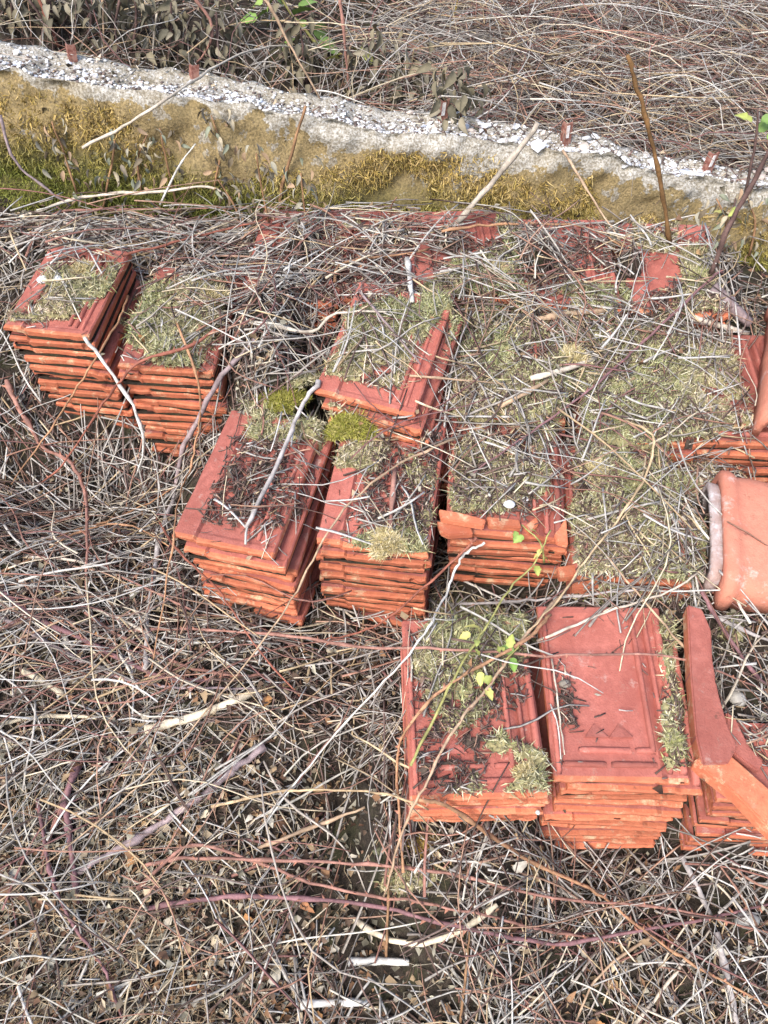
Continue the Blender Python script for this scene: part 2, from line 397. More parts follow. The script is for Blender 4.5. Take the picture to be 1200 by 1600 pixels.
# ------------------------------------------------------------------ roof tiles
TW, TL, TT = 0.245, 0.345, 0.0165
hw = TW / 2
def tile_mesh(kind, seed):
    """one interlocking clay tile: front edge at y=0, top face near z=0"""
    rr = random.Random(seed)
    us = [0, .003, .012, .030, .052, .058, .062, .09, .12, .15, .178, .186, .194, .206, .216, .226, .234, .242, TW]
    vv = [0, .003, .010, .020, .026, .034, .07, .12, .17, .22, .27, .30, .318, .330, .342, TL]
    def top(u, v):
        if kind == 'band':
            z = 0.0
            if u <= .056: z = .008
            if v <= .024: z = max(z, .002)
            if v >= .31: z = max(z, .010)
            if u >= .20: z = max(z, -.004)
            if u >= .236: z = .006
        else:
            z = 0.0
            if u >= .195: z = -.006
            if v >= .322: z = .006
        return z
    nu, nv = len(us), len(vv); V = []; wob = [rr.uniform(-1, 1) for _ in range(200)]
    wx = [rr.uniform(-.0014, .0014) for _ in us]; sag = rr.uniform(-.002, .002)
    chip = {rr.randrange(1, nu - 1): rr.uniform(.004, .013) for _ in range(rr.randrange(0, 3))}; wl = rr.uniform(-.003, .003)
    for j, v in enumerate(vv):
        for i, u in enumerate(us):
            x, y, z = u - TW / 2, v, top(u, v)
            if j in (0,): y += wx[i] + chip.get(i, 0); z -= .003
            if j == nv - 1: z -= .003
            if i in (0, nu - 1): z -= .003; x += .0015 * wob[j]
            V.append((x, y, z + sag * math.sin(u * 20) * (1 - v / TL)))
    nb = len(V)
    for j, v in enumerate(vv):
        for i, u in enumerate(us):
            x, y, z = u - TW / 2, v, top(u, v) - TT
            if kind == 'band' and u <= .056: z += .003
            if j <= 1:
                z += .0014 * wob[i + 30] + .0012 * math.sin(u * (40 + 9 * seed) + seed)        # the wavy lower lip of the front
                if j == 0: y += wx[i] * 1.3 + chip.get(i, 0) * 0.6 + .0015; z += .0005
            V.append((x, y, z))
    Fq, mi = [], []
    g = lambda i, j: j * nu + i
    for j in range(nv - 1):
        for i in range(nu - 1):
            Fq.append((g(i, j), g(i + 1, j), g(i + 1, j + 1), g(i, j + 1))); mi.append(0 if j > 1 and 1 <= i < nu - 2 else (0 if j > 1 else 1))
            Fq.append((nb + g(i, j), nb + g(i, j + 1), nb + g(i + 1, j + 1), nb + g(i + 1, j))); mi.append(1)
    for i in range(nu - 1):
        Fq.append((g(i + 1, 0), g(i, 0), nb + g(i, 0), nb + g(i + 1, 0))); mi.append(1)
        Fq.append((g(i, nv - 1), g(i + 1, nv - 1), nb + g(i + 1, nv - 1), nb + g(i, nv - 1))); mi.append(1)
    for j in range(nv - 1):
        Fq.append((g(0, j), g(0, j + 1), nb + g(0, j + 1), nb + g(0, j))); mi.append(1)
        Fq.append((g(nu - 1, j + 1), g(nu - 1, j), nb + g(nu - 1, j), nb + g(nu - 1, j + 1))); mi.append(1)
    for (xa, xb, ya, yb) in ((-hw + .004, hw - .004, .0022 + .002 * rr.random(), .10), (-hw + .003, -hw + .03, .10, TL - .01), (hw - .03, hw - .003, .10, TL - .01)):  # dark plates added in the gaps, standing in for shade and packed dirt
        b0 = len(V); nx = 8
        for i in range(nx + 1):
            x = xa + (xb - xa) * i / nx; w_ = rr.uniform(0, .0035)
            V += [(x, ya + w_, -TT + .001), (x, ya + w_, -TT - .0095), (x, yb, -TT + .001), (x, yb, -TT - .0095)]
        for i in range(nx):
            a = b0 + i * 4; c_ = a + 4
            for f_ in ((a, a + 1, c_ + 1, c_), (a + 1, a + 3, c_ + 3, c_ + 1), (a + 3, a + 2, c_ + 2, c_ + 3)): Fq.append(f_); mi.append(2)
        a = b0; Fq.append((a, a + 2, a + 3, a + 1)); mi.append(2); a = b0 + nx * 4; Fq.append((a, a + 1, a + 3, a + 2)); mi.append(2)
    me = bpy.data.meshes.new('roof_tile'); me.from_pydata(V, [], Fq)
    me.materials.append(M['slip']); me.materials.append(M['clay']); me.materials.append(M['soil'])  # last slot: dark colour of the gap shade plates
    me.polygons.foreach_set('material_index', mi); me.update(); return me
def bar_mesh(name, p0, p1, w, h, seed=0):
    """a rounded raised rib from p0 to p1 (on the tile face), with sloped ends"""
    p0, p1 = Vector(p0), Vector(p1); d = (p1 - p0); L = d.length; d.normalize(); n = Vector((-d.y, d.x, 0)); rr = random.Random(seed)
    st = [(0, 0.05), (min(.006, L * .2), .9), (L * .35, 1), (L * .7, 1), (L - min(.006, L * .2), .9), (L, .05)]
    pr = [(-.5, -.3), (-.45, .45), (-.25, .95), (.25, 1), (.45, .5), (.5, -.3)]
    V, Fq = [], []
    for a, k in st:
        for b, hh in pr:
            V.append(p0 + d * a + n * (b * w * (1 + rr.uniform(-.06, .06))) + Vector((0, 0, hh * h * (k if hh > 0 else 1) * (1 + rr.uniform(-.08, .08)))))
    for s in range(len(st) - 1):
        for b in range(5): Fq.append((s * 6 + b, s * 6 + b + 1, s * 6 + 7 + b, s * 6 + 6 + b)[::-1])
    Fq.append(tuple(range(6))[::-1]); Fq.append(tuple(range(len(V) - 6, len(V))))
    me = bpy.data.meshes.new(name); me.from_pydata([v[:] for v in V], [], Fq); me.materials.append(M['slip']); me.update()
    for p in me.polygons: p.use_smooth = True
    return me
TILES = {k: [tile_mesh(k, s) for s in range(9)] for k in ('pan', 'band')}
hw = TW / 2
RIBS = {'pan': [bar_mesh('side_rib', (.185 - hw, .050, 0), (.185 - hw, .335, 0), .011, .010, 1), bar_mesh('side_rib', (.211 - hw, .016, -.006), (.211 - hw, .34, -.006), .010, .012, 2),
                bar_mesh('side_rib', (.235 - hw, .014, -.006), (.235 - hw, .34, -.006), .015, .013, 3), bar_mesh('side_rib', (.010 - hw, .012, 0), (.010 - hw, .34, 0), .010, .009, 4)],
        'band': [bar_mesh('side_rib', (.176 - hw, .034, 0), (.176 - hw, .305, 0), .011, .008, 5), bar_mesh('side_rib', (.196 - hw, .03, -.001), (.196 - hw, .325, -.001), .010, .009, 6), bar_mesh('side_rib', (.216 - hw, .02, -.004), (.216 - hw, .33, -.004), .010, .010, 7)]}
BARS = [bar_mesh('cross_bar', (.018 - hw, .030, 0), (.098 - hw, .030, 0), .011, .008, 8), bar_mesh('cross_bar', (.106 - hw, .030, 0), (.190 - hw, .030, 0), .011, .008, 9),
        bar_mesh('cross_bar', (.050 - hw, .056, 0), (.146 - hw, .056, 0), .011, .007, 10), bar_mesh('cross_bar', (.153 - hw, .056, 0), (.192 - hw, .056, 0), .011, .007, 11)]
def wedge_mesh(x):
    V = [(x - .022, .078, -.001), (x + .022, .078, -.001), (x, .108, -.001), (x - .021, .079, .006), (x + .021, .079, .006), (x, .106, .0005)]
    Fq = [(0, 1, 4, 3), (1, 2, 5, 4), (2, 0, 3, 5), (3, 4, 5)]
    me = bpy.data.meshes.new('drip_wedge'); me.from_pydata(V, [], Fq); me.materials.append(M['slip']); me.update(); return me
WEDGES = [wedge_mesh(.085 - hw), wedge_mesh(.130 - hw)]
ORD = ['top', 'second', 'third', 'fourth', 'fifth', 'sixth', 'seventh', 'eighth', 'ninth', 'tenth', 'eleventh', 'twelfth', 'thirteenth', 'fourteenth']
FOOT = []                                     # (x, y, z, yaw, tilt, roll, length) of each tile for the height map
def raster(Mx, lx=TL, hx=None):
    global H
    c = Mx @ Vector((0, lx / 2, 0)); R = 0.26
    i0 = max(0, int((c.x - R - X0) / DH)); i1 = int((c.x + R - X0) / DH); j0 = max(0, int((c.y - R - Y0) / DH)); j1 = int((c.y + R - Y0) / DH)
    x = GX[i0:i1, j0:j1]; y = GY[i0:i1, j0:j1]
    ex = Mx.to_3x3() @ Vector((1, 0, 0)); ey = Mx.to_3x3() @ Vector((0, 1, 0)); o = Mx.translation
    A = np.array([[ex.x, ey.x], [ex.y, ey.y]]); Ai = np.linalg.inv(A)
    u = Ai[0, 0] * (x - o.x) + Ai[0, 1] * (y - o.y); v_ = Ai[1, 0] * (x - o.x) + Ai[1, 1] * (y - o.y)
    z = o.z + u * ex.z + v_ * ey.z
    hx = hx or hw
    ins = (np.abs(u) < hx) & (v_ > 0) & (v_ < lx)
    H[i0:i1, j0:j1] = np.where(ins, np.maximum(H[i0:i1, j0:j1], z + 0.002), H[i0:i1, j0:j1])
def stack(desc, fl, fr, n, pitch=0.027, kind='pan', yaw=None, tilt=11.0, roll=0.0, lift=0.0, lean=(0, 0), jit=1.0, shift=None, ylen=1.0, top_ribs=2, count=None, seed=0, fan=0.0, xw=1.0):
    rr = random.Random(seed + 91)
    P = on_top(fl[0], fl[1], lift); Q = on_top(fr[0], fr[1], lift); m = (P + Q) / 2
    if yaw is None: yaw = math.degrees(math.atan2(Q[1] - P[1], Q[0] - P[0]))
    for k in range(n):                        # k = 0 is the top tile
        dx = lean[0] * k + rr.uniform(-.008, .008) * jit * (k > 0); dy = lean[1] * k + rr.uniform(-.009, .005) * jit * (k > 0)
        if shift:
            sx, sy = shift(k); dx += sx; dy += sy
        yw = math.radians(yaw + rr.uniform(-3.0, 3.0) * jit * (k > 0))
        Mx = Matrix.Translation((m[0] + dx, m[1] + dy, m[2] - pitch * k)) @ Matrix.Rotation(yw, 4, 'Z') @ Matrix.Rotation(math.radians(tilt + rr.uniform(-.6, .6) * jit - fan * k), 4, 'X') @ Matrix.Rotation(math.radians(roll + rr.uniform(-.7, .7) * jit), 4, 'Y')
        kd = kind if k < 2 or rr.random() < .6 else ('pan' if kind == 'band' else 'band')
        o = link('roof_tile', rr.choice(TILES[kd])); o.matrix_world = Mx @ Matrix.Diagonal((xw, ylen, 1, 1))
        o.rotation_mode = 'XYZ'
        nm = ORD[k] + (' tile' if k else ' tile') 
        tag(o, (nm + ' of ' + desc) if k == 0 else (nm + ' from the top of ' + desc), 'roof tile', 'clay roof tiles in the stacks')
        if k < top_ribs:
            for b in RIBS[kd]: link('side_rib', b, None, o)
            if kd == 'pan':
                for b in BARS: link('cross_bar', b, None, o)
                for b in WEDGES: link('drip_wedge', b, None, o)
        raster(Mx, TL * ylen, hw * xw)
    return m

stack('the leftmost stack, beside the stem heap', (0, 516), (144, 526), 14, .0275, 'band', yaw=-9, roll=0, lean=(.0035, .004), ylen=.86, seed=1, xw=.86)
stack('the second stack from the left, topped with pale moss', (178, 570), (338, 590), 12, .0262, 'band', yaw=-7, lean=(.0012, .004), seed=2, xw=.92)
stack('the stack with a wide bare pink left band', (262, 835), (434, 876), 10, .0265, 'band', yaw=-15, lean=(.001, .002), seed=3, xw=.90, shift=lambda k: ((.0, 0), (.022, -.012), (.044, .002))[min(k, 2)] if k < 3 else (.026, .0))
stack('the middle front stack with a pale moss tuft on its lip', (492, 840), (670, 880), 11, .0262, 'band', yaw=-9, lean=(.001, .002), seed=4, xw=.94)
stack('the front stack with broken pieces on its corner', (690, 826), (887, 850), 8, .027, 'pan', yaw=-5, lean=(.003, .004), seed=5, shift=lambda k: (0, 0) if k == 0 else (.004, .0))
stack('the moss buried stack left of the ridge tile', (895, 905), (1085, 915), 4, .027, 'pan', yaw=-3, lift=-.012, seed=6, top_ribs=1)
stack('the tipped stack with splayed corner tiles', (497, 612), (640, 655), 7, kind='band', yaw=-17, tilt=15, roll=4, lean=(.010, -.004), lift=.05, seed=7, fan=.6, xw=.94, shift=lambda k: ((0, 0), (.012, -.012), (.020, -.020))[min(k, 2)], pitch=.029)
stack('the shaggy stack buried in moss and grey sticks', (712, 648), (890, 660), 3, .027, 'pan', yaw=-3, lift=-.01, seed=8, top_ribs=1)
stack('the flat mossy stack by the upright ridge tile', (925, 690), (1085, 694), 3, .027, 'pan', yaw=-1, lift=-.012, seed=9, top_ribs=1)
stack('the back row stack at its left end', (400, 470), (500, 478), 3, .027, 'band', yaw=-6, lift=-.004, seed=10)
stack('the back row stack second from its left end', (515, 468), (625, 472), 3, .027, 'pan', yaw=-3, lift=0, seed=11)
stack('the back row stack with a broad red face below the pale leaning stick', (652, 470), (800, 473), 3, .027, 'band', yaw=3, lift=.0, seed=12)
stack('the back row stack behind the brown fallen stick', (835, 480), (960, 482), 3, .027, 'pan', yaw=-1, lift=-.004, seed=13)
stack('the back row stack at its right end, half under moss', (1005, 490), (1120, 496), 3, .027, 'band', yaw=-4, lift=.0, seed=14)
stack('the low stack under the upright ridge tile', (1097, 690), (1240, 700), 5, .027, 'pan', yaw=-1, lift=-.01, seed=15)
stack('the front left stack half covered with moss', (645, 1252), (856, 1245), 6, .0245, 'pan', yaw=2, lean=(-.001, .003), seed=16, jit=.8, fan=-.4)
stack('the clean topped front stack with layered edges', (860, 1222), (1086, 1222), 13, .0245, 'pan', yaw=-1, lean=(.0, .001), seed=17, jit=.7, shift=lambda k: (.0, 0) if k == 0 else ((.022, -.004) if k < 6 else (.006, -.012)))
stack('the stack at the right edge below the broken tile', (1130, 1250), (1330, 1262), 10, .0245, 'pan', yaw=-3, lift=-.01, seed=18, jit=.8, ylen=.42, top_ribs=0)

# broken tile leaning at the right, an L of rim and front lip
def slab(name, pts, th, mat_top, parent=None, bev=.003, two=False):
    bm = bmesh.new(); vs2 = [bm.verts.new(p) for p in pts]; f = bm.faces.new(vs2); f.normal_update()
    if f.normal.z < 0: f.normal_flip()
    r = bmesh.ops.extrude_face_region(bm, geom=[f]); up = [g for g in r['geom'] if isinstance(g, bmesh.types.BMVert)]
    for v in vs2: v.co.z -= th
    bmesh.ops.recalc_face_normals(bm, faces=bm.faces[:])
    for f in bm.faces: f.material_index = 1 if (two and f.normal.z < .6) else 0
    bmesh.ops.bevel(bm, geom=[e for e in bm.edges], offset=bev, segments=2, affect='EDGES', clamp_overlap=True)
    o = link(name, bm_mesh(name, bm), M[mat_top], parent)
    if two: o.data.materials.append(M['clay'])
    return o
def pts_px(pl, lift, orig, wob=0):
    P = on_top(np.array([a for a, b in pl], float), np.array([b for a, b in pl], float), lift)
    return [tuple(p - orig + RNG.normal(0, wob, 3) * np.array([1, 1, .3])) for p in P]
o0 = on_top(np.array(1090.), np.array(1190.), .0)
bt = empty('broken_roof_tile', tuple(o0)); tag(bt, 'broken roof tile with only its rim and lip left, leaning at the right edge', 'roof tile', 'clay roof tiles in the stacks')
slab('side_rim', pts_px([(1074, 944), (1098, 950), (1112, 985), (1114, 1030), (1122, 1080), (1136, 1130), (1154, 1165), (1138, 1192), (1098, 1194), (1088, 1150), (1080, 1050)], .028, o0, .001), .036, 'slip', bt, two=True)
slab('front_lip', pts_px([(1086, 1188), (1128, 1168), (1160, 1195), (1215, 1243), (1290, 1300), (1290, 1370), (1200, 1292), (1150, 1240), (1102, 1205)], .022, o0, .001), .034, 'clay', bt)
slab('pan_shard', pts_px([(1135, 1110), (1150, 1120), (1170, 1165), (1195, 1190), (1185, 1205), (1150, 1180), (1132, 1160)], .012, o0, .001), .016, 'slip', bt)
# loose broken pieces on the corner of the stack
for i, (pl, lf, lab) in enumerate([([(686, 795), (720, 800), (760, 812), (756, 822), (715, 815), (690, 810)], .030, 'long splinter of broken tile lying uppermost on the stack corner'),
                                   ([(684, 812), (735, 822), (740, 834), (700, 836), (688, 830)], .014, 'flat tile shard under the splinter at the stack corner'),
                                   ([(760, 806), (812, 812), (815, 824), (765, 820)], .016, 'straight piece of tile lip beside the grey shards'),
                                   ([(820, 822), (838, 806), (842, 818), (828, 832)], .014, 'small three cornered tile chip on the red lip'),
                                   ([(866, 835), (885, 808), (888, 850), (870, 846)], .012, 'upright looking corner chip at the right end of the lip')]):
    o0 = on_top(np.array(float(pl[0][0])), np.array(float(pl[0][1])), lf)
    o = slab('tile_shard', pts_px(pl, lf, o0, .0008), .014, 'clay', None, .002); o.location = tuple(o0); tag(o, lab, 'tile shard', 'loose tile shards')
for px, py, s, lab in ((885, 893, 1, 'orange tile corner sticking out under the moss by the front stack'), (905, 912, .9, 'red tile corner poking out lower down beside the front stack')):
    pl = [(px - 14, py - 8), (px + 26, py - 14), (px + 32, py + 4), (px - 10, py + 8)]
    o0 = on_top(np.array(float(px)), np.array(float(py)), -.02)
    o = slab('tile_shard', pts_px(pl, -.02, o0, .001), .018, 'clay', None, .002); o.location = tuple(o0); tag(o, lab, 'tile shard', 'loose tile shards')

# ridge tiles: half-round, with a collar at one end
def ridge(name, r, L, th, collar=True):
    """axis +x from the collar end, base on z=0"""
    prof = []                                     # (x, radius)
    if collar == 2: prof += [(-.022, r * .80), (-.018, r * .84), (-.010, r * .83), (0.004, r * .83)]; L = -1
    else: prof += [(0, r * .90), (.001, r * .98), (.006, r * 1.03), (.020, r * 1.04), (.030, r * 1.01), (.036, r * .965), (.05, r * .97)]

    if collar == 2: prof = prof
    else: prof += [(x, r * .97 + .002 * math.sin(x * 40)) for x in np.linspace(.07, L * .45, 5)] + [(L * .47, r * .985), (L * .50, r * .985), (L * .52, r * .97)] + [(x, r * .97) for x in np.linspace(L * .6, L, 4)]
    na = 22; V = []; Fq = []; n = len(prof)
    def pt(x, rad, a, inn):
        rad = rad - (th if inn else 0); ca, sa = math.cos(a), math.sin(a)
        y = rad * math.copysign(abs(ca) ** .42, ca); z = rad * .58 * abs(sa) ** .42
        return (x, y, z)
    for inn in (0, 1):
        for x, rad in prof:
            for k in range(na + 1):
                p = pt(x, rad, math.pi * k / na, inn); V.append((p[0] + random.uniform(-.0008, .0008), p[1], p[2] - (.0 if not inn else th * .3 * (k not in (0, na)))))
    g = lambda s, i, k: s * n * (na + 1) + i * (na + 1) + k
    for i in range(n - 1):
        for k in range(na):
            Fq.append((g(0, i, k), g(0, i + 1, k), g(0, i + 1, k + 1), g(0, i, k + 1)))
            Fq.append((g(1, i, k), g(1, i, k + 1), g(1, i + 1, k + 1), g(1, i + 1, k)))
        for k in (0, na): Fq.append((g(0, i, k), g(1, i, k), g(1, i + 1, k), g(0, i + 1, k)))
    for i in (0, n - 1):
        for k in range(na): Fq.append((g(0, i, k), g(0, i, k + 1), g(1, i, k + 1), g(1, i, k)))
    Fq.append(tuple(g(1, 1, k) for k in range(na + 1)))
    me = bpy.data.meshes.new(name); me.from_pydata(V, [], Fq); me.update()
    bm = bmesh.new(); bm.from_mesh(me); bmesh.ops.recalc_face_normals(bm, faces=bm.faces[:]); bm.to_mesh(me); bm.free()
    for p in me.polygons: p.use_smooth = True
    return me
P = on_top(np.array(1137.), np.array(936.), -.03)
o = link('ridge_tile', ridge('ridge_tile', .158, .42, .016), M['ridge']); o.location = (P[0] + .0, P[1] + .142, P[2] + .012); o.rotation_euler = (math.radians(9), math.radians(2), math.radians(-12))
tag(o, 'pale pink half round ridge tile with a collar, lying crosswise at right', 'ridge tile', 'ridge tiles')
link('collar', ridge('collar', .158, .1, .016, 2), M['collar'], o)
RT1 = (P[0], P[1])
P = on_top(np.array(1192.), np.array(690.), .0)
o = link('ridge_tile', ridge('ridge_tile', .125, .40, .016), M['ridge']); o.location = (P[0] + .222, P[1] + .34, P[2] + .098); o.rotation_euler = (math.radians(0), math.radians(13), math.radians(-110))
tag(o, 'dusty red ridge tile pointing away on the low stack at the right edge', 'ridge tile', 'ridge tiles')
sel = (GX > RT1[0] - .02) & (GX < RT1[0] + .42) & (GY > RT1[1] + .05) & (GY < RT1[1] + .27)
HR = H.copy(); HR[sel] = np.maximum(HR[sel], top_plane(GX[sel], GY[sel]) - .03 + .10 * np.sqrt(np.clip(1 - ((GY[sel] - RT1[1] - .128) / .135) ** 2, 0, 1)))
sel2 = (GX > P[0] + .0) & (GX < P[0] + .24) & (GY > P[1] - .03) & (GY < P[1] + .38)
NO_LITTER = sel | sel2

# ------------------------------------------------------------------ dark leaf mould lying in the tile pans
step0 = np.zeros_like(H); step0[1:-1, 1:-1] = np.maximum(np.abs(H[2:, 1:-1] - H[:-2, 1:-1]), np.abs(H[1:-1, 2:] - H[1:-1, :-2]))
PXX, PXY = proj(GX, GY, H)
MOULD = [([(362, 690), (450, 690), (435, 835), (315, 815)], .9), ([(590, 690), (690, 675), (665, 840), (560, 815)], .85), ([(395, 385), (650, 375), (640, 480), (395, 480)], .82), ([(650, 380), (960, 385), (960, 500), (650, 480)], .62),
         ([(1005, 460), (1120, 440), (1120, 500), (1010, 495)], .8), ([(700, 690), (890, 660), (880, 800), (700, 800)], .7), ([(700, 490), (1110, 490), (1100, 700), (1090, 900), (900, 910), (900, 660), (700, 660)], .7),
         ([(430, 720), (470, 720), (490, 850), (440, 860)], .6), ([(655, 1020), (830, 990), (845, 1240), (650, 1240)], .5), ([(860, 1020), (900, 1000), (905, 1190), (862, 1200)], .5), ([(1036, 960), (1052, 960), (1070, 1200), (1040, 1200)], .8)]
dm = np.zeros_like(H)
for poly, d in MOULD: dm = np.maximum(dm, np.where(in_poly(PXX, PXY, poly), d, 0))
mo = np.clip((dm - (0.5 + 0.8 * fbm(GX * 11 + 3, GY * 11, 4))) * 3, 0, 1) * (dm > 0) * (GY < 2.16); mo[NO_LITTER] = 0
for _ in range(2): mo[1:-1, 1:-1] = (mo[1:-1, 1:-1] * 2 + mo[:-2, 1:-1] + mo[2:, 1:-1] + mo[1:-1, :-2] + mo[1:-1, 2:]) / 6
mo = np.where(step0 > .03, 0, mo * (RNG.random(H.shape) > .25)); MO = mo * (.003 + .006 * RNG.random(H.shape))
def layer_mesh(A, on_):
    mx = np.maximum(np.maximum(A[:-1, :-1], A[1:, :-1]), np.maximum(A[1:, 1:], A[:-1, 1:])); mn = np.minimum(np.minimum(A[:-1, :-1], A[1:, :-1]), np.minimum(A[1:, 1:], A[:-1, 1:]))
    cell = on_[:-1, :-1] & on_[1:, :-1] & on_[1:, 1:] & on_[:-1, 1:] & (mx - mn < .03)
    ii = np.arange(A.size).reshape(A.shape); q = np.stack([ii[:-1, :-1], ii[1:, :-1], ii[1:, 1:], ii[:-1, 1:]], -1)[cell]
    u, inv = np.unique(q, return_inverse=True)
    return np.stack([GX.ravel()[u], GY.ravel()[u], A.ravel()[u]], -1), inv.reshape(-1, 4)
v, f = layer_mesh(H + MO, MO > .0012)
tag(link('leaf_mould', np_mesh('leaf_mould', v, f, np.tile(np.array([.060, .045, .034]), (len(v), 1)) * RNG.uniform(.4, 1.9, (len(v), 1))), M['soil_bits'] if 'soil_bits' in M else M['leaf']), 'dark leaf mould lying in the hollows of the stacked tiles', 'leaf mould', kind='stuff')
H = H + MO
# ------------------------------------------------------------------ moss
PXX, PXY = proj(GX, GY, H)
MOSS_P = [([(15, 505), (60, 440), (120, 408), (200, 415), (190, 440), (120, 495)], .62), ([(190, 520), (235, 452), (345, 440), (352, 475), (325, 560), (300, 585), (225, 560)], .8),
          ([(505, 590), (530, 540), (545, 490), (610, 465), (690, 486), (655, 540), (620, 605), (560, 598)], .84),
          ([(705, 485), (905, 490), (900, 650), (850, 665), (700, 655)], .80), ([(895, 520), (1115, 490), (1172, 520), (1170, 665), (1090, 690), (1115, 780), (1098, 900), (1080, 930), (895, 925), (885, 860), (905, 690)], .82),
          ([(695, 700), (865, 655), (850, 770), (780, 800), (700, 795)], .70), ([(520, 715), (560, 690), (610, 690), (590, 735), (520, 735)], .9), ([(545, 850), (590, 820), (655, 820), (668, 870), (640, 890), (590, 868)], .8),
          ([(635, 690), (690, 680), (680, 830), (640, 800)], .5), ([(655, 455), (700, 415), (800, 390), (805, 475), (660, 490)], .85), ([(1062, 395), (1110, 395), (1125, 490), (1035, 505), (1070, 450)], 1.0),
          ([(825, 480), (880, 445), (955, 450), (965, 500), (830, 505)], .72), ([(500, 350), (620, 345), (640, 400), (560, 400)], .35), ([(645, 1010), (700, 985), (830, 960), (835, 1010), (780, 1060), (700, 1070), (650, 1060)], .85),
          ([(700, 1190), (780, 1150), (850, 1180), (850, 1240), (700, 1240)], .72), ([(655, 1080), (720, 1060), (770, 1100), (700, 1150)], .66), ([(660, 1000), (680, 935), (830, 940), (830, 985)], .95),
          ([(1034, 1100), (1072, 1100), (1076, 1195), (1040, 1200)], .62), ([(1030, 960), (1050, 960), (1062, 1110), (1040, 1110)], .6), ([(985, 345), (1060, 350), (1050, 395), (985, 385)], .8),
          ([(590, 1290), (690, 1290), (700, 1370), (620, 1400), (540, 1350)], .45), ([(500, 1180), (640, 1180), (640, 1260), (520, 1260)], .35), ([(1120, 880), (1180, 930), (1200, 1010), (1120, 1000)], .3), ([(385, 605), (490, 618), (590, 668), (590, 692), (390, 685)], .95)]
dens = np.zeros_like(H)
for poly, d in MOSS_P: dens = np.maximum(dens, np.where(in_poly(PXX, PXY, poly), d, 0))
seen = (GY < 2.16)
def maxf(A, r):
    for _ in range(r):
        B = A.copy(); B[1:] = np.maximum(B[1:], A[:-1]); B[:-1] = np.maximum(B[:-1], A[1:]); A = B.copy(); A[:, 1:] = np.maximum(A[:, 1:], B[:, :-1]); A[:, :-1] = np.maximum(A[:, :-1], B[:, 1:])
    return A
bridge = in_poly(PXX, PXY, [(640, 400), (960, 430), (1120, 480), (1170, 690), (1090, 700), (1110, 930), (885, 925), (880, 660), (700, 660), (690, 500), (640, 490)]) | in_poly(PXX, PXY, [(380, 600), (490, 615), (590, 668), (590, 692), (380, 685)])
Hc = -maxf(-maxf(H, 6), 6)
H0_ = H.copy(); H = np.where(bridge & (Hc - H < .2), Hc - .004, H)
nz = 0.5 + 0.75 * fbm(GX * 14, GY * 14, 4)
mthick = np.clip((dens * 1.05 - nz) * 2.2, 0, 1) * (dens > 0) * seen
mthick[NO_LITTER] = 0
for _ in range(2):
    mthick[1:-1, 1:-1] = (mthick[1:-1, 1:-1] * 2 + mthick[:-2, 1:-1] + mthick[2:, 1:-1] + mthick[1:-1, :-2] + mthick[1:-1, 2:]) / 6
# keep it off the step edges
step = np.zeros_like(H); step[1:-1, 1:-1] = np.maximum(np.abs(H[2:, 1:-1] - H[:-2, 1:-1]), np.abs(H[1:-1, 2:] - H[1:-1, :-2]))
mthick = np.where(step > .03, 0, mthick)
MT = mthick * (0.010 + 0.022 * np.clip(0.4 + 1.2 * fbm(GX * 16 + 4, GY * 16, 3), 0, 1))
on = MT > 0.0012
H2 = H + MT
def mat_mesh():
    cell = on[:-1, :-1] & on[1:, :-1] & on[1:, 1:] & on[:-1, 1:] & (np.maximum(np.maximum(H[:-1, :-1], H[1:, :-1]), np.maximum(H[1:, 1:], H[:-1, 1:])) - np.minimum(np.minimum(H[:-1, :-1], H[1:, :-1]), np.minimum(H[1:, 1:], H[:-1, 1:])) < .03)
    ii = np.arange(H.size).reshape(H.shape)
    q = np.stack([ii[:-1, :-1], ii[1:, :-1], ii[1:, 1:], ii[:-1, 1:]], -1)[cell]
    u, inv = np.unique(q, return_inverse=True)
    x, y, z = GX.ravel()[u], GY.ravel()[u], (H2 + 0.004 * (RNG.random(H.shape) - .6)).ravel()[u]
    return np.stack([x, y, z], -1), inv.reshape(-1, 4)
mv, mf = mat_mesh()
mcol = np.tile(np.array([0.30, 0.265, 0.135]), (len(mv), 1)) * (0.5 + 0.9 * RNG.random((len(mv), 1)))
def blades(P, Nn, length, width, spread, pal, curl=0.4):
    """P base points, Nn growth directions -> narrow bent fronds of three faces each"""
    n = len(P)
    d = Nn + RNG.normal(0, spread, (n, 3)); d /= np.linalg.norm(d, axis=1, keepdims=True)
    s = np.cross(d, RNG.normal(0, 1, (n, 3))); s /= np.linalg.norm(s, axis=1, keepdims=True) + 1e-9
    L = length * (0.5 + RNG.random((n, 1))); w = width * (0.6 + 0.8 * RNG.random((n, 1)))
    b = RNG.normal(0, curl, (n, 3))
    m = P + d * L * .5; t = P + (d + b) * L
    V = np.stack([P - s * w * .6, P + s * w * .6, m - s * w, m + s * w, t], 1)
    i = (np.arange(n) * 5)[:, None]
    q = i + np.array([[0, 1, 3, 2]]); tr = i + np.array([[2, 3, 4]])
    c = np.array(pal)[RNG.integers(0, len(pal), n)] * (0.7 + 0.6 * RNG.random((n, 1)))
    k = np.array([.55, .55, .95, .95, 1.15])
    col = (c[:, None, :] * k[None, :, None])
    return V.reshape(-1, 3), q, tr, col.reshape(-1, 3)
PALE = [(0.58, 0.55, 0.39), (0.50, 0.48, 0.32), (0.64, 0.60, 0.46), (0.40, 0.40, 0.23), (0.60, 0.52, 0.35), (0.30, 0.32, 0.15), (0.62, 0.59, 0.48), (0.36, 0.36, 0.20), (0.20, 0.17, 0.11), (0.26, 0.22, 0.15)]
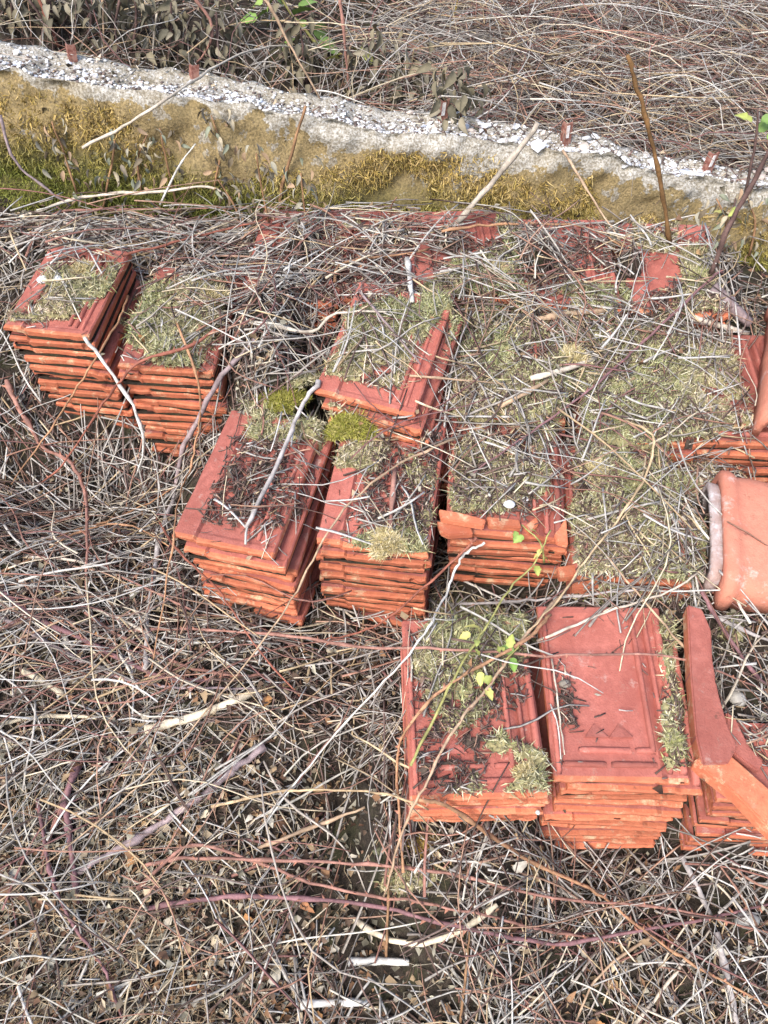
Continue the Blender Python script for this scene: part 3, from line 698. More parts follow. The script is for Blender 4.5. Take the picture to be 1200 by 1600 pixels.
def pick(wts, n):
    w = np.cumsum(wts.ravel()); k = np.searchsorted(w, RNG.random(n) * w[-1])
    return np.unravel_index(np.minimum(k, w.size - 1), wts.shape)
def joined(parts):
    V, Fl, Cl, o = [], [], [], 0
    for v, fs, c in parts:
        V.append(v); Cl.append(c)
        for f in fs: Fl.append(f + o)
        o += len(v)
    return np.concatenate(V), Fl, np.concatenate(Cl)
area = on.sum() * DH * DH
nb_ = int(min(230000, area * 640000))
i, j = pick(np.where(on, 0.25 + mthick, 0), nb_)
bx = gx[i] + RNG.uniform(-.5, .5, nb_) * DH; by = gy[j] + RNG.uniform(-.5, .5, nb_) * DH
bz = H2[i, j] - .003
nrm = np.tile(np.array([0.0, -0.25, 0.55]), (nb_, 1))
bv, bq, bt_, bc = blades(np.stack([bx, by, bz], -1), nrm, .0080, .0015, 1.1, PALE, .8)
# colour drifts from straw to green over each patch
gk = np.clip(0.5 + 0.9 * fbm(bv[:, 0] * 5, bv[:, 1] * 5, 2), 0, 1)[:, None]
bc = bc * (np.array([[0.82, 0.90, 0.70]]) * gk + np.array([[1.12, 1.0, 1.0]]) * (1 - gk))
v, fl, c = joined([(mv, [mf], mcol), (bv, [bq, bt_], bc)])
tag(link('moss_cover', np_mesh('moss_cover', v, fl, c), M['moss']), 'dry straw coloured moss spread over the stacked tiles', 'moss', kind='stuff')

def moss_clump(px, py, r, h, pal, label, drop=0.0, hang=False):
    P, _ = hit(px, py)
    o = None
    n = int(5500 * (r / .04) ** 2) + 500
    th = RNG.uniform(0, 6.28, n); rr = r * np.sqrt(RNG.random(n)) * (0.75 + 0.25 * np.sin(th * 3 + px))
    k = np.clip(1 - (rr / r) ** 2, 0, 1)
    B = np.stack([rr * np.cos(th), rr * np.sin(th) * .85, h * k - .004], -1)
    Nn = np.stack([rr * np.cos(th) / r * .7, rr * np.sin(th) / r * .7 - .2, .5 + 0 * rr], -1)
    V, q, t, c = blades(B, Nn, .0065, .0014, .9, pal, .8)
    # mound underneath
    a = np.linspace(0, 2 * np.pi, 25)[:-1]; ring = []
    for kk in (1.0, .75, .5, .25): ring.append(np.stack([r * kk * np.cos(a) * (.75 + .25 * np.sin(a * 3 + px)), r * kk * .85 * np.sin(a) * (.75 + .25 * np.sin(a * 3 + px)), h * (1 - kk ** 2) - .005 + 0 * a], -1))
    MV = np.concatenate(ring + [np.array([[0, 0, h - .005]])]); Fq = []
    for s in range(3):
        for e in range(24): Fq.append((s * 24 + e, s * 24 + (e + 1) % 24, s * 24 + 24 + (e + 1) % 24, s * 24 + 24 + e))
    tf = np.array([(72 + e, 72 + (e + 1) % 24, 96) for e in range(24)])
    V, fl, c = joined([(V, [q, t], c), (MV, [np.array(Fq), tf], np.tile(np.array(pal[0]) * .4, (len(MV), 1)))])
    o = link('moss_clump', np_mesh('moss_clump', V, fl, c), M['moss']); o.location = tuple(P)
    o.rotation_euler = (math.atan(.28), 0, 0)
    return tag(o, label, 'moss clump', 'moss clumps on the tiles')

# ------------------------------------------------------------------ ray against the surface
HR = np.maximum(HR, H2)
def hit(px, py, A=None):
    A = HR if A is None else A
    d = ray(px, py); k = 0.7
    while k < 6:
        P = CAM + d * k
        if P[2] <= hs(P[0], P[1], A): break
        k += 0.006
    return P, k
GREENISH = [(0.36, 0.36, 0.18), (0.50, 0.46, 0.26), (0.32, 0.33, 0.12), (0.54, 0.50, 0.32)]
STRAW = [(0.64, 0.54, 0.32), (0.58, 0.48, 0.25), (0.66, 0.58, 0.40), (0.48, 0.40, 0.18)]
LIME = [(0.42, 0.38, 0.10), (0.34, 0.33, 0.06), (0.50, 0.44, 0.16), (0.24, 0.25, 0.04)]
for a in ((1062, 765, .055, .028, GREENISH, 'plump rounded green moss clump left of the ridge tile'), (930, 735, .03, .018, STRAW, 'straw yellow moss tuft beside a bare red tile end'),
          (605, 850, .042, .016, STRAW, 'flat straw tuft on the lip of the middle front stack'), (550, 668, .060, .028, LIME, 'lime green moss clump hanging below the tipped tiles'),
          (440, 632, .065, .03, LIME, 'yellow green moss clump left of the tipped tiles'), (822, 1208, .024, .012, STRAW, 'shaggy pale moss tuft on the front left tile corner'),
          (1055, 1160, .016, .007, GREENISH, 'thin moss tuft in the groove of the clean topped tile'), (780, 425, .035, .018, STRAW, 'golden moss tuft on the back row near the leaning stick'),
          (1090, 440, .04, .025, GREENISH, 'tall dry moss clump at the right end of the back row'), (665, 1320, .03, .016, [(0.45, 0.30, 0.08), (0.36, 0.24, 0.06), (0.5, 0.36, 0.12)], 'rust yellow moss tuft on bare soil below the front tiles'),
          (335, 465, .035, .016, STRAW, 'fluffy moss tuft on the second stack from the left'), (895, 560, .04, .016, STRAW, 'pale moss tuft on the shaggy stack among grey sticks'),
          (130, 425, .035, .014, STRAW, 'yellow moss tuft at the back of the leftmost stack'), (730, 965, .05, .018, GREENISH, 'dark green moss clump between the front rows of stacks')): moss_clump(*a)

# moss on the wall face (a part of the wall) in long hanging tufts
nw = 120000
zx = RNG.uniform(-1.6, 1.75, nw); zt = np.interp(zx, wxs, wtop); zb = ground(zx, zx * 0 + WALL_Y - .02)
kk = RNG.random(nw) ** .85; zz = zt - .03 - .03 * RNG.random(nw) - (zt - zb) * kk * 0.95
pat = 2.6 * fbm(zx * 4.2 + 2, zz * 7, 4) + .04 + 0.6 * ((zt - zz) / .25 - .35) + np.where((zx > -.05) & (zx < .42), .18, 0) + np.where(zx < -.45, .20, 0) - np.where((zx > .46) & (zx < .56), .5, 0) - np.where((zx > -.5) & (zx < -.18), .22, 0)
kp = pat + RNG.normal(0, .09, nw) > .10
zx, zz, zt = zx[kp], zz[kp], zt[kp]
zy = np.interp(zx, wxs, wfront) - .036 * fbm(zx * 7, zz * 9, 4) - .010 * fbm(zx * 30, zz * 34, 3) + .003
Pn = np.stack([zx, zy - WALL_Y, zz - .9], -1)
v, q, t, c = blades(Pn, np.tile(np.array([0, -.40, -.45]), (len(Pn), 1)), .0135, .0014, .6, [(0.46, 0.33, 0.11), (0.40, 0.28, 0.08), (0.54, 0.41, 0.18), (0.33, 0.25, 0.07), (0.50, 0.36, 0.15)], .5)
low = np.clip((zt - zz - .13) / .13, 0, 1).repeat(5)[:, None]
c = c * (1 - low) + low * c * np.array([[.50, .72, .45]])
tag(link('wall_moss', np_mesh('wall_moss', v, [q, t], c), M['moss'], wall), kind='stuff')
# hanging moss on the front of the tipped stack
def face_moss(px0, px1, py0, py1, n, pal):
    px = RNG.uniform(px0, px1, n); py = RNG.uniform(py0, py1, n)
    return px, py

# ------------------------------------------------------------------ litter of stems and leaves
PAL_GREY = [(0.39, 0.36, 0.325), (0.48, 0.445, 0.40), (0.29, 0.26, 0.23), (0.50, 0.47, 0.43), (0.22, 0.19, 0.165), (0.37, 0.325, 0.28)]
PAL_STRAW = [(0.52, 0.40, 0.25), (0.58, 0.48, 0.33), (0.44, 0.32, 0.19), (0.62, 0.53, 0.40)]
PAL_RED = [(0.33, 0.18, 0.13), (0.28, 0.14, 0.11), (0.39, 0.24, 0.17), (0.22, 0.11, 0.10)]
PAL_DARK = [(0.13, 0.085, 0.07), (0.17, 0.11, 0.09), (0.09, 0.06, 0.05), (0.21, 0.15, 0.13)]
PAL_WHITE = [(0.57, 0.54, 0.49), (0.54, 0.515, 0.48), (0.58, 0.54, 0.46)]
def pal_pick(n, w):
    """w: weights over grey, straw, red, dark, white"""
    P = [np.array(p) for p in (PAL_GREY, PAL_STRAW, PAL_RED, PAL_DARK, PAL_WHITE)]
    k = RNG.choice(5, n, p=np.array(w) / sum(w)); out = np.zeros((n, 3))
    for s in range(5):
        m = k == s; out[m] = P[s][RNG.integers(0, len(P[s]), m.sum())]
    return out * RNG.uniform(.75, 1.2, (n, 1))
def twigs(x, y, L, r, th, w, nseg=3, sides=3, bend=.15, lift=.004, tilt=.06, A=None, maxres=.03, arch=0.0, col=None, soft=.12):
    """loose stems lying on the surface A; returns verts, quads, colours"""
    A = H2 if A is None else A
    n = len(x); t = np.linspace(-.5, .5, nseg + 1)[None]
    ct, st_ = np.cos(th)[:, None], np.sin(th)[:, None]; b = RNG.normal(0, bend, (n, 1)); b3 = RNG.normal(0, bend * .22, (n, 1))
    al = t * L[:, None]; ac = (b * (t ** 2 - .08) * 2 + b3 * np.sin(t * 7)) * L[:, None]
    X = x[:, None] + al * ct - ac * st_; Y = y[:, None] + al * st_ + ac * ct
    h = hs(X, Y, A)
    tm = t - t.mean(); sl = (h * tm).sum(1, keepdims=True) / (tm ** 2).sum(); lin = h.mean(1, keepdims=True) + sl * tm
    res = h - lin; mr = np.abs(res).max(1)
    ok = (mr < maxres + .10 * L * 0) & (np.abs(sl[:, 0]) < 1.15 * L + .02)
    Z = lin + soft * res + np.maximum(res.max(1, keepdims=True) * (.75 - soft), 0) + RNG.exponential(lift, (n, 1)) + RNG.normal(0, tilt, (n, 1)) * t * L[:, None] + r[:, None] * .8
    if arch: Z = Z + RNG.random((n, 1)) * arch * (1 - 4 * t ** 2) * L[:, None]
    Z = np.maximum(Z, np.minimum(h + .2 * r[:, None], Z + .006))
    if col is None: col = pal_pick(n, w)
    X, Y, Z, th, r, col, L = X[ok], Y[ok], Z[ok], th[ok], r[ok], col[ok], L[ok]; n = len(X)
    px_ = -np.sin(th); py_ = np.cos(th)
    rad = r[:, None] * (1 - .35 * (t + .5)) * RNG.uniform(.9, 1.1, (n, nseg + 1))
    V = np.zeros((n, nseg + 1, sides, 3)); a0 = RNG.uniform(0, 6.28, n)
    for s in range(sides):
        a = a0 + 2 * np.pi * s / sides; ca, sa = np.cos(a)[:, None], np.sin(a)[:, None]
        V[:, :, s, 0] = X + rad * ca * px_[:, None]; V[:, :, s, 1] = Y + rad * ca * py_[:, None]; V[:, :, s, 2] = Z + rad * sa
    nv_ = (nseg + 1) * sides; base = (np.arange(n) * nv_)[:, None]
    q = []
    for k in range(nseg):
        for s in range(sides):
            s2 = (s + 1) % sides; q.append([k * sides + s, k * sides + s2, (k + 1) * sides + s2, (k + 1) * sides + s])
    q = (base[:, None, :] + np.array(q)[None]).reshape(-1, 4)
    c = np.repeat(col, nv_, axis=0) * RNG.uniform(.9, 1.1, (n * nv_, 1))
    fs = [q]
    if sides == 3: fs.append(np.concatenate([base + np.array([[0, 2, 1]]), base + np.array([[nv_ - 3, nv_ - 2, nv_ - 1]])]))
    return V.reshape(-1, 3), fs, c
def leaves(x, y, s, col, A=None, lift=.004):
    A = H2 if A is None else A
    n = len(x); a = RNG.uniform(0, 6.28, n)
    d = np.stack([np.cos(a), np.sin(a), RNG.normal(.1, .35, n)], -1); e = np.stack([-np.sin(a), np.cos(a), RNG.normal(0, .45, n)], -1)
    P = np.stack([x, y, hs(x, y, A) + RNG.exponential(lift, n) + .001], -1)
    s = s[:, None]; w = s * RNG.uniform(.16, .42, (n, 1)); up = np.array([[0, 0, 1]]) * s * RNG.uniform(-.1, .75, (n, 1))
    V = np.stack([P - d * s * .5, P - d * s * .1 + e * w + up, P + d * s * .5 + up * .4, P - d * s * .1 - e * w + up * RNG.uniform(.2, 1, (n, 1)), P + up * .05 - d * s * .05], 1)
    V[:, :4] += RNG.normal(0, .16, (n, 4, 3)) * s[:, None]
    i = (np.arange(n) * 5)[:, None]
    tr = np.concatenate([i + np.array([[0, 4, 1]]), i + np.array([[1, 4, 2]]), i + np.array([[2, 4, 3]]), i + np.array([[3, 4, 0]])])
    c = np.repeat(col, 5, axis=0) * RNG.uniform(.8, 1.15, (n * 5, 1))
    return V.reshape(-1, 3), [tr], c
LEAFPAL = np.array([(0.34, 0.24, 0.14), (0.42, 0.33, 0.22), (0.27, 0.15, 0.08), (0.36, 0.33, 0.25), (0.23, 0.13, 0.08), (0.15, 0.10, 0.07), (0.42, 0.37, 0.29), (0.20, 0.18, 0.13), (0.10, 0.075, 0.05)])

# how thick the litter lies, cell by cell
BARE = [[(858, 950), (1070, 945), (1088, 1226), (862, 1226)], [(150, 420), (216, 422), (150, 526), (60, 522), (110, 480)], [(264, 836), (348, 664), (392, 676), (325, 800), (440, 872)],
        [(490, 836), (560, 700), (570, 740), (520, 830)], [(645, 1240), (660, 1080), (830, 1000), (855, 1245)], [(1075, 945), (1125, 960), (1160, 1180), (1200, 1290), (1090, 1200)],
        [(425, 726), (470, 715), (455, 880), (420, 860)], [(690, 795), (890, 810), (888, 858), (690, 840)], [(1000, 410), (1065, 400), (1050, 470), (1010, 470)], [(650, 400), (690, 400), (680, 465), (650, 465)], [(485, 588), (618, 616), (690, 484), (716, 520), (680, 665), (485, 630)], [(398, 355), (445, 355), (430, 410), (398, 410)], [(540, 350), (585, 350), (575, 415), (540, 415)], [(725, 355), (778, 355), (770, 400), (730, 400)], [(885, 385), (955, 385), (950, 450), (890, 440)], [(500, 690), (560, 700), (540, 800), (490, 810)]]
PXX2, PXY2 = proj(GX, GY, H2)
bare = np.zeros_like(H, bool)
for p in BARE: bare |= in_poly(PXX2, PXY2, p)
tilezone = (H - HG > .012) & (GY < 2.16)
soilpatch = in_poly(PXX2, PXY2, [(500, 1215), (630, 1235), (670, 1320), (700, 1400), (720, 1600), (555, 1600), (490, 1420)])
vis = (PXX2 > -260) & (PXX2 < 1460) & (PXY2 > -160) & (PXY2 < 1860)
wallzone = wi
behind = GY > wall_back(GX) + .01
steep = step > .02
leafy = np.clip(gauss(GX, GY, -.45, .50, .38, .25, 1) + gauss(GX, GY, -.2, .25, .8, .12, .5), 0, 1)
panc = in_poly(PXX2, PXY2, [(345, 680), (455, 685), (440, 840), (300, 815)]) | in_poly(PXX2, PXY2, [(590, 690), (690, 680), (670, 800), (570, 800)])
def wmap(ground_w, tile_w, behind_w, bare_w=.05, soil_w=.5, wall_w=0.0):
    w = np.where(behind, behind_w, np.where(tilezone, tile_w, ground_w))
    w = np.where(wallzone, wall_w, w); w = np.where(bare & tilezone, w * bare_w, w); w = np.where(soilpatch, w * soil_w, w)
    w = w * (1 - .5 * np.clip(mthick * 1.3, 0, 1)) * (1 - .5 * leafy) * np.where(behind, np.clip((GX + .15) / .5, .25, 1), 1)
    w = np.where(panc, w * .38, w)
    w = np.where(vis, w, 0); w[NO_LITTER] = 0
    return w * (0.35 + 1.3 * np.clip(.5 + fbm(GX * 6, GY * 6 + 3, 3), 0, 1))
def spots(w, n):
    i, j = pick(w, n); return gx[i] + RNG.uniform(-.5, .5, n) * DH, gy[j] + RNG.uniform(-.5, .5, n) * DH
TZ = (H - HG > .06) & (GY < 2.16)
HL = np.where(TZ, HG, H2)                    # the ground as it runs on under the stacks, so that litter tucks in below them
PARTS = []
def scatter(n, gw, tw, bw, bare_w, soil_w, ww, L, r, w, nseg, bend, lift, tilt, A_ground=True, **k):
    th = k.pop('th', None); extra = k.pop('extra', 0)
    m = wmap(gw, tw, bw, bare_w, soil_w, ww) + extra
    x, y = spots(m, n); t = RNG.uniform(0, 6.28, n) if th is None else RNG.normal(th[0], th[1], n)
    PARTS.append(twigs(x, y, RNG.uniform(*L, n), RNG.uniform(*r, n), t, w, nseg, 3, bend, lift, tilt, **k))
    # the same again on the ground close to and under the stacks' feet
    near = TZ & vis & ~NO_LITTER
    g_ = near.copy()
    for _ in range(10):
        e = g_.copy(); e[1:] |= g_[:-1]; e[:-1] |= g_[1:]; e[:, 1:] |= g_[:, :-1]; e[:, :-1] |= g_[:, 1:]; g_ = e
    ring = g_ & ~near
    inner = near.copy()
    for _ in range(4):
        e = inner.copy(); e[1:] &= inner[:-1]; e[:-1] &= inner[1:]; e[:, 1:] &= inner[:, :-1]; e[:, :-1] &= inner[:, 1:]; inner = e
    ring |= near & ~inner
    n2 = int(n * .22); x, y = spots(ring * 1.0, n2); kk = dict(k); kk.update(A=HL)
    PARTS.append(twigs(x, y, RNG.uniform(L[0], L[0] + (L[1] - L[0]) * .7, n2), RNG.uniform(*r, n2), RNG.uniform(0, 6.28, n2), w, nseg, 3, bend, lift, tilt, **kk))
# rotted crumbs, straw crumbs, broken stems, longer stems
scatter(30000, 1, .55, .3, .12, .25, .05, (.008, .030), (.0008, .0022), (.6, .5, .8, 8, .05), 2, .08, .003, .25, extra=6.0 * (MO > .001) * vis)
scatter(9000, 1, .7, .35, .03, .15, .06, (.012, .040), (.0007, .0018), (5, 2.2, 1, 1.5, 1.8), 2, .06, .006, .25)
scatter(9800, 1, .95, .5, .02, .08, .02, (.035, .115), (.0011, .0031), (6, 2.0, 1.0, 2.4, 1.6), 3, .05, .010, .14, soft=.0)
heap = (gauss(GX, GY, -.55, 1.95, .6, .16, 3) + gauss(GX, GY, -.15, 1.55, .2, .25, 1.6) + gauss(GX, GY, -.55, 1.1, .35, .3, 1.0)) * vis * ~wallzone * ~NO_LITTER * ~(bare & tilezone) * ~(tilezone & (GY < 1.42))
scatter(4500, .8, .66, 1.0, .01, .10, .02, (.10, .26), (.0012, .0034), (6, 1.6, 1.6, 2.4, 2.0), 5, .07, .016, .10, maxres=.045, arch=.03, th=(.1, .8), extra=heap, soft=0)
mid = (gauss(GX, GY, -.62, .95, .42, .32, 1.6) + gauss(GX, GY, .25, .32, .7, .16, .6)) * vis * ~wallzone * ~tilezone * ~NO_LITTER * ~soilpatch
scatter(1700, .8, .3, .5, .0, .3, .0, (.16, .44), (.0012, .0028), (4, 1.8, 4.4, 2, 1.4), 8, .16, .028, .10, maxres=.07, arch=.07, th=(.2, .8), extra=mid, soft=.05)
v, fl, c = joined(PARTS)
tag(link('twig_litter', np_mesh('twig_litter', v, fl, c, smooth=True), M['twig']), 'litter of short broken dry stems over ground and tiles', 'twig litter', kind='stuff')
# the tangle behind the wall
PARTS = []
HB = H2
w = np.where(behind & vis, 1.0, 0)
n = 14500; x, y = spots(w, n); rt = np.clip((x + .15) / .5, .16, 1)
k = RNG.random(n) < rt; x, y = x[k], y[k]; n = len(x)
PARTS.append(twigs(x, y, RNG.uniform(.12, .50, n), RNG.uniform(.0008, .0024, n), RNG.normal(.0, 1.05, n), (5.5, 2.0, 2.2, 3.2, 1.0), 6, 3, .30, .045, .16, maxres=.10, arch=.14))
n = 3200; x, y = spots(w * np.clip((GX + .15) / .5, .12, 1), n)
PARTS.append(twigs(x, y, RNG.uniform(.25, .7, n), RNG.uniform(.0011, .0026, n), RNG.normal(-.15, .8, n), (4.5, 2.2, 2.4, 2.4, .8), 7, 3, .35, .07, .15, maxres=.14, arch=.16))
v, fl, c = joined(PARTS)
tag(link('stem_thicket', np_mesh('stem_thicket', v, fl, c, smooth=True), M['twig']), 'tangle of dry bramble stems on the bank behind the wall', 'thicket', kind='stuff')
# crumbled leaves
lw = wmap(.5, .10, .45, .02, .18, .03) + 1.5 * vis * ~wallzone * 2.2 * leafy * ~tilezone
n = 26000; x, y = spots(lw, n)
v, fl, c = leaves(x, y, RNG.uniform(.005, .019, n) * np.where(RNG.random(n) < .1, 1.4, 1), LEAFPAL[RNG.integers(0, 9, n)] * RNG.uniform(.7, 1.25, (n, 1)), lift=.009)
tag(link('leaf_litter', np_mesh('leaf_litter', v, fl, c), M['leaf']), 'crumbled dry brown leaves on the ground', 'leaf litter', kind='stuff')
# fine dead grass at lower left
n = 2600
gwt = vis * ~wallzone * ~tilezone * (gauss(GX, GY, -.62, .50, .28, .28, 1) + gauss(GX, GY, -.45, .25, .3, .12, .8) + .05)
gwt[NO_LITTER] = 0
x, y = spots(gwt, n)
v, fl, c = twigs(x, y, RNG.uniform(.06, .20, n), RNG.uniform(.0005, .0009, n), RNG.normal(.6, .9, n), (.5, 6, .6, .2, 1), 4, 3, .35, .010, .15, maxres=.06, arch=.10)
tag(link('dead_grass', np_mesh('dead_grass', v, fl, c, smooth=True), M['twig']), 'fine dead straw coloured grass at lower left', 'dead grass', kind='stuff')

# ------------------------------------------------------------------ single stems, canes and sticks
def catmull(P, n):
    P = np.asarray(P, float)
    if len(P) == 2: return P[0] + (P[1] - P[0]) * np.linspace(0, 1, n)[:, None]
    Q = np.vstack([2 * P[0] - P[1], P, 2 * P[-1] - P[-2]]); out = []
    u = np.linspace(0, len(P) - 1 - 1e-6, n)
    for t in u:
        k = int(t); s = t - k; a, b, c, d = Q[k:k + 4]
        out.append(.5 * (2 * b + (c - a) * s + (2 * a - 5 * b + 4 * c - d) * s * s + (3 * b - a - 3 * c + d) * s ** 3))
    return np.array(out)
def tube(pts, rad, col, sides=6, wob=.08, flat=1.0):
    pts = np.asarray(pts); n = len(pts); T = np.gradient(pts, axis=0); T /= np.linalg.norm(T, axis=1, keepdims=True) + 1e-9
    up = np.array([0.03, -.2, 1.0]); B = np.cross(T, up); B /= np.linalg.norm(B, axis=1, keepdims=True) + 1e-9; Nn = np.cross(B, T)
    rad = np.asarray(rad) * np.ones(n) * (1 + RNG.normal(0, wob, n))
    a = np.arange(sides) * 2 * np.pi / sides
    V = pts[:, None] + rad[:, None, None] * (np.cos(a)[None, :, None] * B[:, None] + flat * np.sin(a)[None, :, None] * Nn[:, None])
    i = np.arange(n * sides).reshape(n, sides); j = np.roll(i, -1, 1)
    q = np.stack([i[:-1], j[:-1], j[1:], i[1:]], -1).reshape(-1, 4)
    caps = [i[0][::-1][None], i[-1][None]]
    c = np.tile(np.asarray(col, float), (n * sides, 1)) * np.repeat(RNG.uniform(.62, 1.22, n), sides)[:, None]
    return V.reshape(-1, 3), [q] + caps, c
CLR = dict(pale=(0.58, 0.50, 0.40), white=(0.70, 0.67, 0.61), cream=(0.68, 0.58, 0.42), straw=(0.58, 0.42, 0.25), orange=(0.43, 0.235, 0.13), tan=(0.46, 0.32, 0.21), pink=(0.35, 0.18, 0.14), red=(0.30, 0.11, 0.075),
           purple=(0.24, 0.125, 0.13), dark=(0.13, 0.08, 0.07), grey=(0.42, 0.38, 0.36), brown=(0.30, 0.17, 0.09), greypurple=(0.34, 0.26, 0.26), green=(0.36, 0.34, 0.12))
def hero_path(pl, lift=.008, up=False, base=-1):
    L = sum(math.hypot(pl[i + 1][0] - pl[i][0], pl[i + 1][1] - pl[i][1]) for i in range(len(pl) - 1))
    n = int(max(8, min(48, L / 13)))
    C2 = catmull(pl, n)
    C2 = C2 + np.cumsum(RNG.normal(0, .5, C2.shape), 0) * .7 * min(1, n / 20) + RNG.normal(0, .9, C2.shape) * min(1, n / 20)
    R = ray(C2[:, 0], C2[:, 1])
    if up:
        b, _ = hit(*C2[base]); y0 = b[1] - .01
        P = CAM + R * (y0 / R[:, 1])[:, None]
        return P
    d0 = np.array([hit(a, b)[1] for a, b in C2]) - lift - .007
    d = d0.copy()
    for _ in range(80):
        e = d.copy(); e[1:-1] = (d[:-2] + d[2:]) / 2; e[0] = d[0]; e[-1] = d[-1]
        d = np.minimum(d0, e * .7 + d * .3)
    d[1:-1] = (d[:-2] + d[1:-1] * 2 + d[2:]) / 4
    return CAM + R * d[:, None]
def stem(name, label, cat, pl, w, col, lift=.008, up=False, group=None, taper=.55, sides=6, thorns=False, flat=1.0, wob=.10):
    P = hero_path(pl, lift, up)
    dist = np.linalg.norm(P - CAM, axis=1).mean() * .92
    r = w / 2 * dist / F * (.82 if cat != 'stick' else .95)
    o0 = P.mean(0); rad = r * np.linspace(1, taper, len(P)) * (1 + .35 * (RNG.random(len(P)) < .16))
    parts = [tube(P - o0, rad, CLR[col] if isinstance(col, str) else col, sides, wob, flat)]
    o = link(name, np_mesh(name, *[(v, f, c) for v, f, c in parts][0], smooth=sides > 4), M['twig']); o.location = tuple(o0)
    tag(o, label, cat, group)
    if thorns:
        TV, TF, TC = [], [], []
        for k in range(1, len(P) - 1):
            if RNG.random() < .7:
                p = P[k] - o0; a = RNG.uniform(0, 6.28); t = P[k + 1] - P[k]; t = t / np.linalg.norm(t)
                s = np.cross(t, [0, 0, 1.]); s /= np.linalg.norm(s) + 1e-9; nn = np.cross(s, t); dd = math.cos(a) * s + abs(math.sin(a)) * nn
                b = len(TV) ; h_ = r * RNG.uniform(2.2, 3.4)
                TV += [p + t * r * 1.2, p - t * r * 1.2, p + np.cross(t, dd) * r * .5 + dd * r * .5, p + dd * h_ - t * r * 1.5]
                TF += [(b, b + 1, b + 3), (b + 1, b + 2, b + 3), (b + 2, b, b + 3)]
        th = link('thorn_row', np_mesh('thorn_row', np.array(TV), np.array(TF), np.tile(np.array([.40, .18, .12]), (len(TV), 1))), M['twig'], o); th['kind'] = 'stuff'
    return o
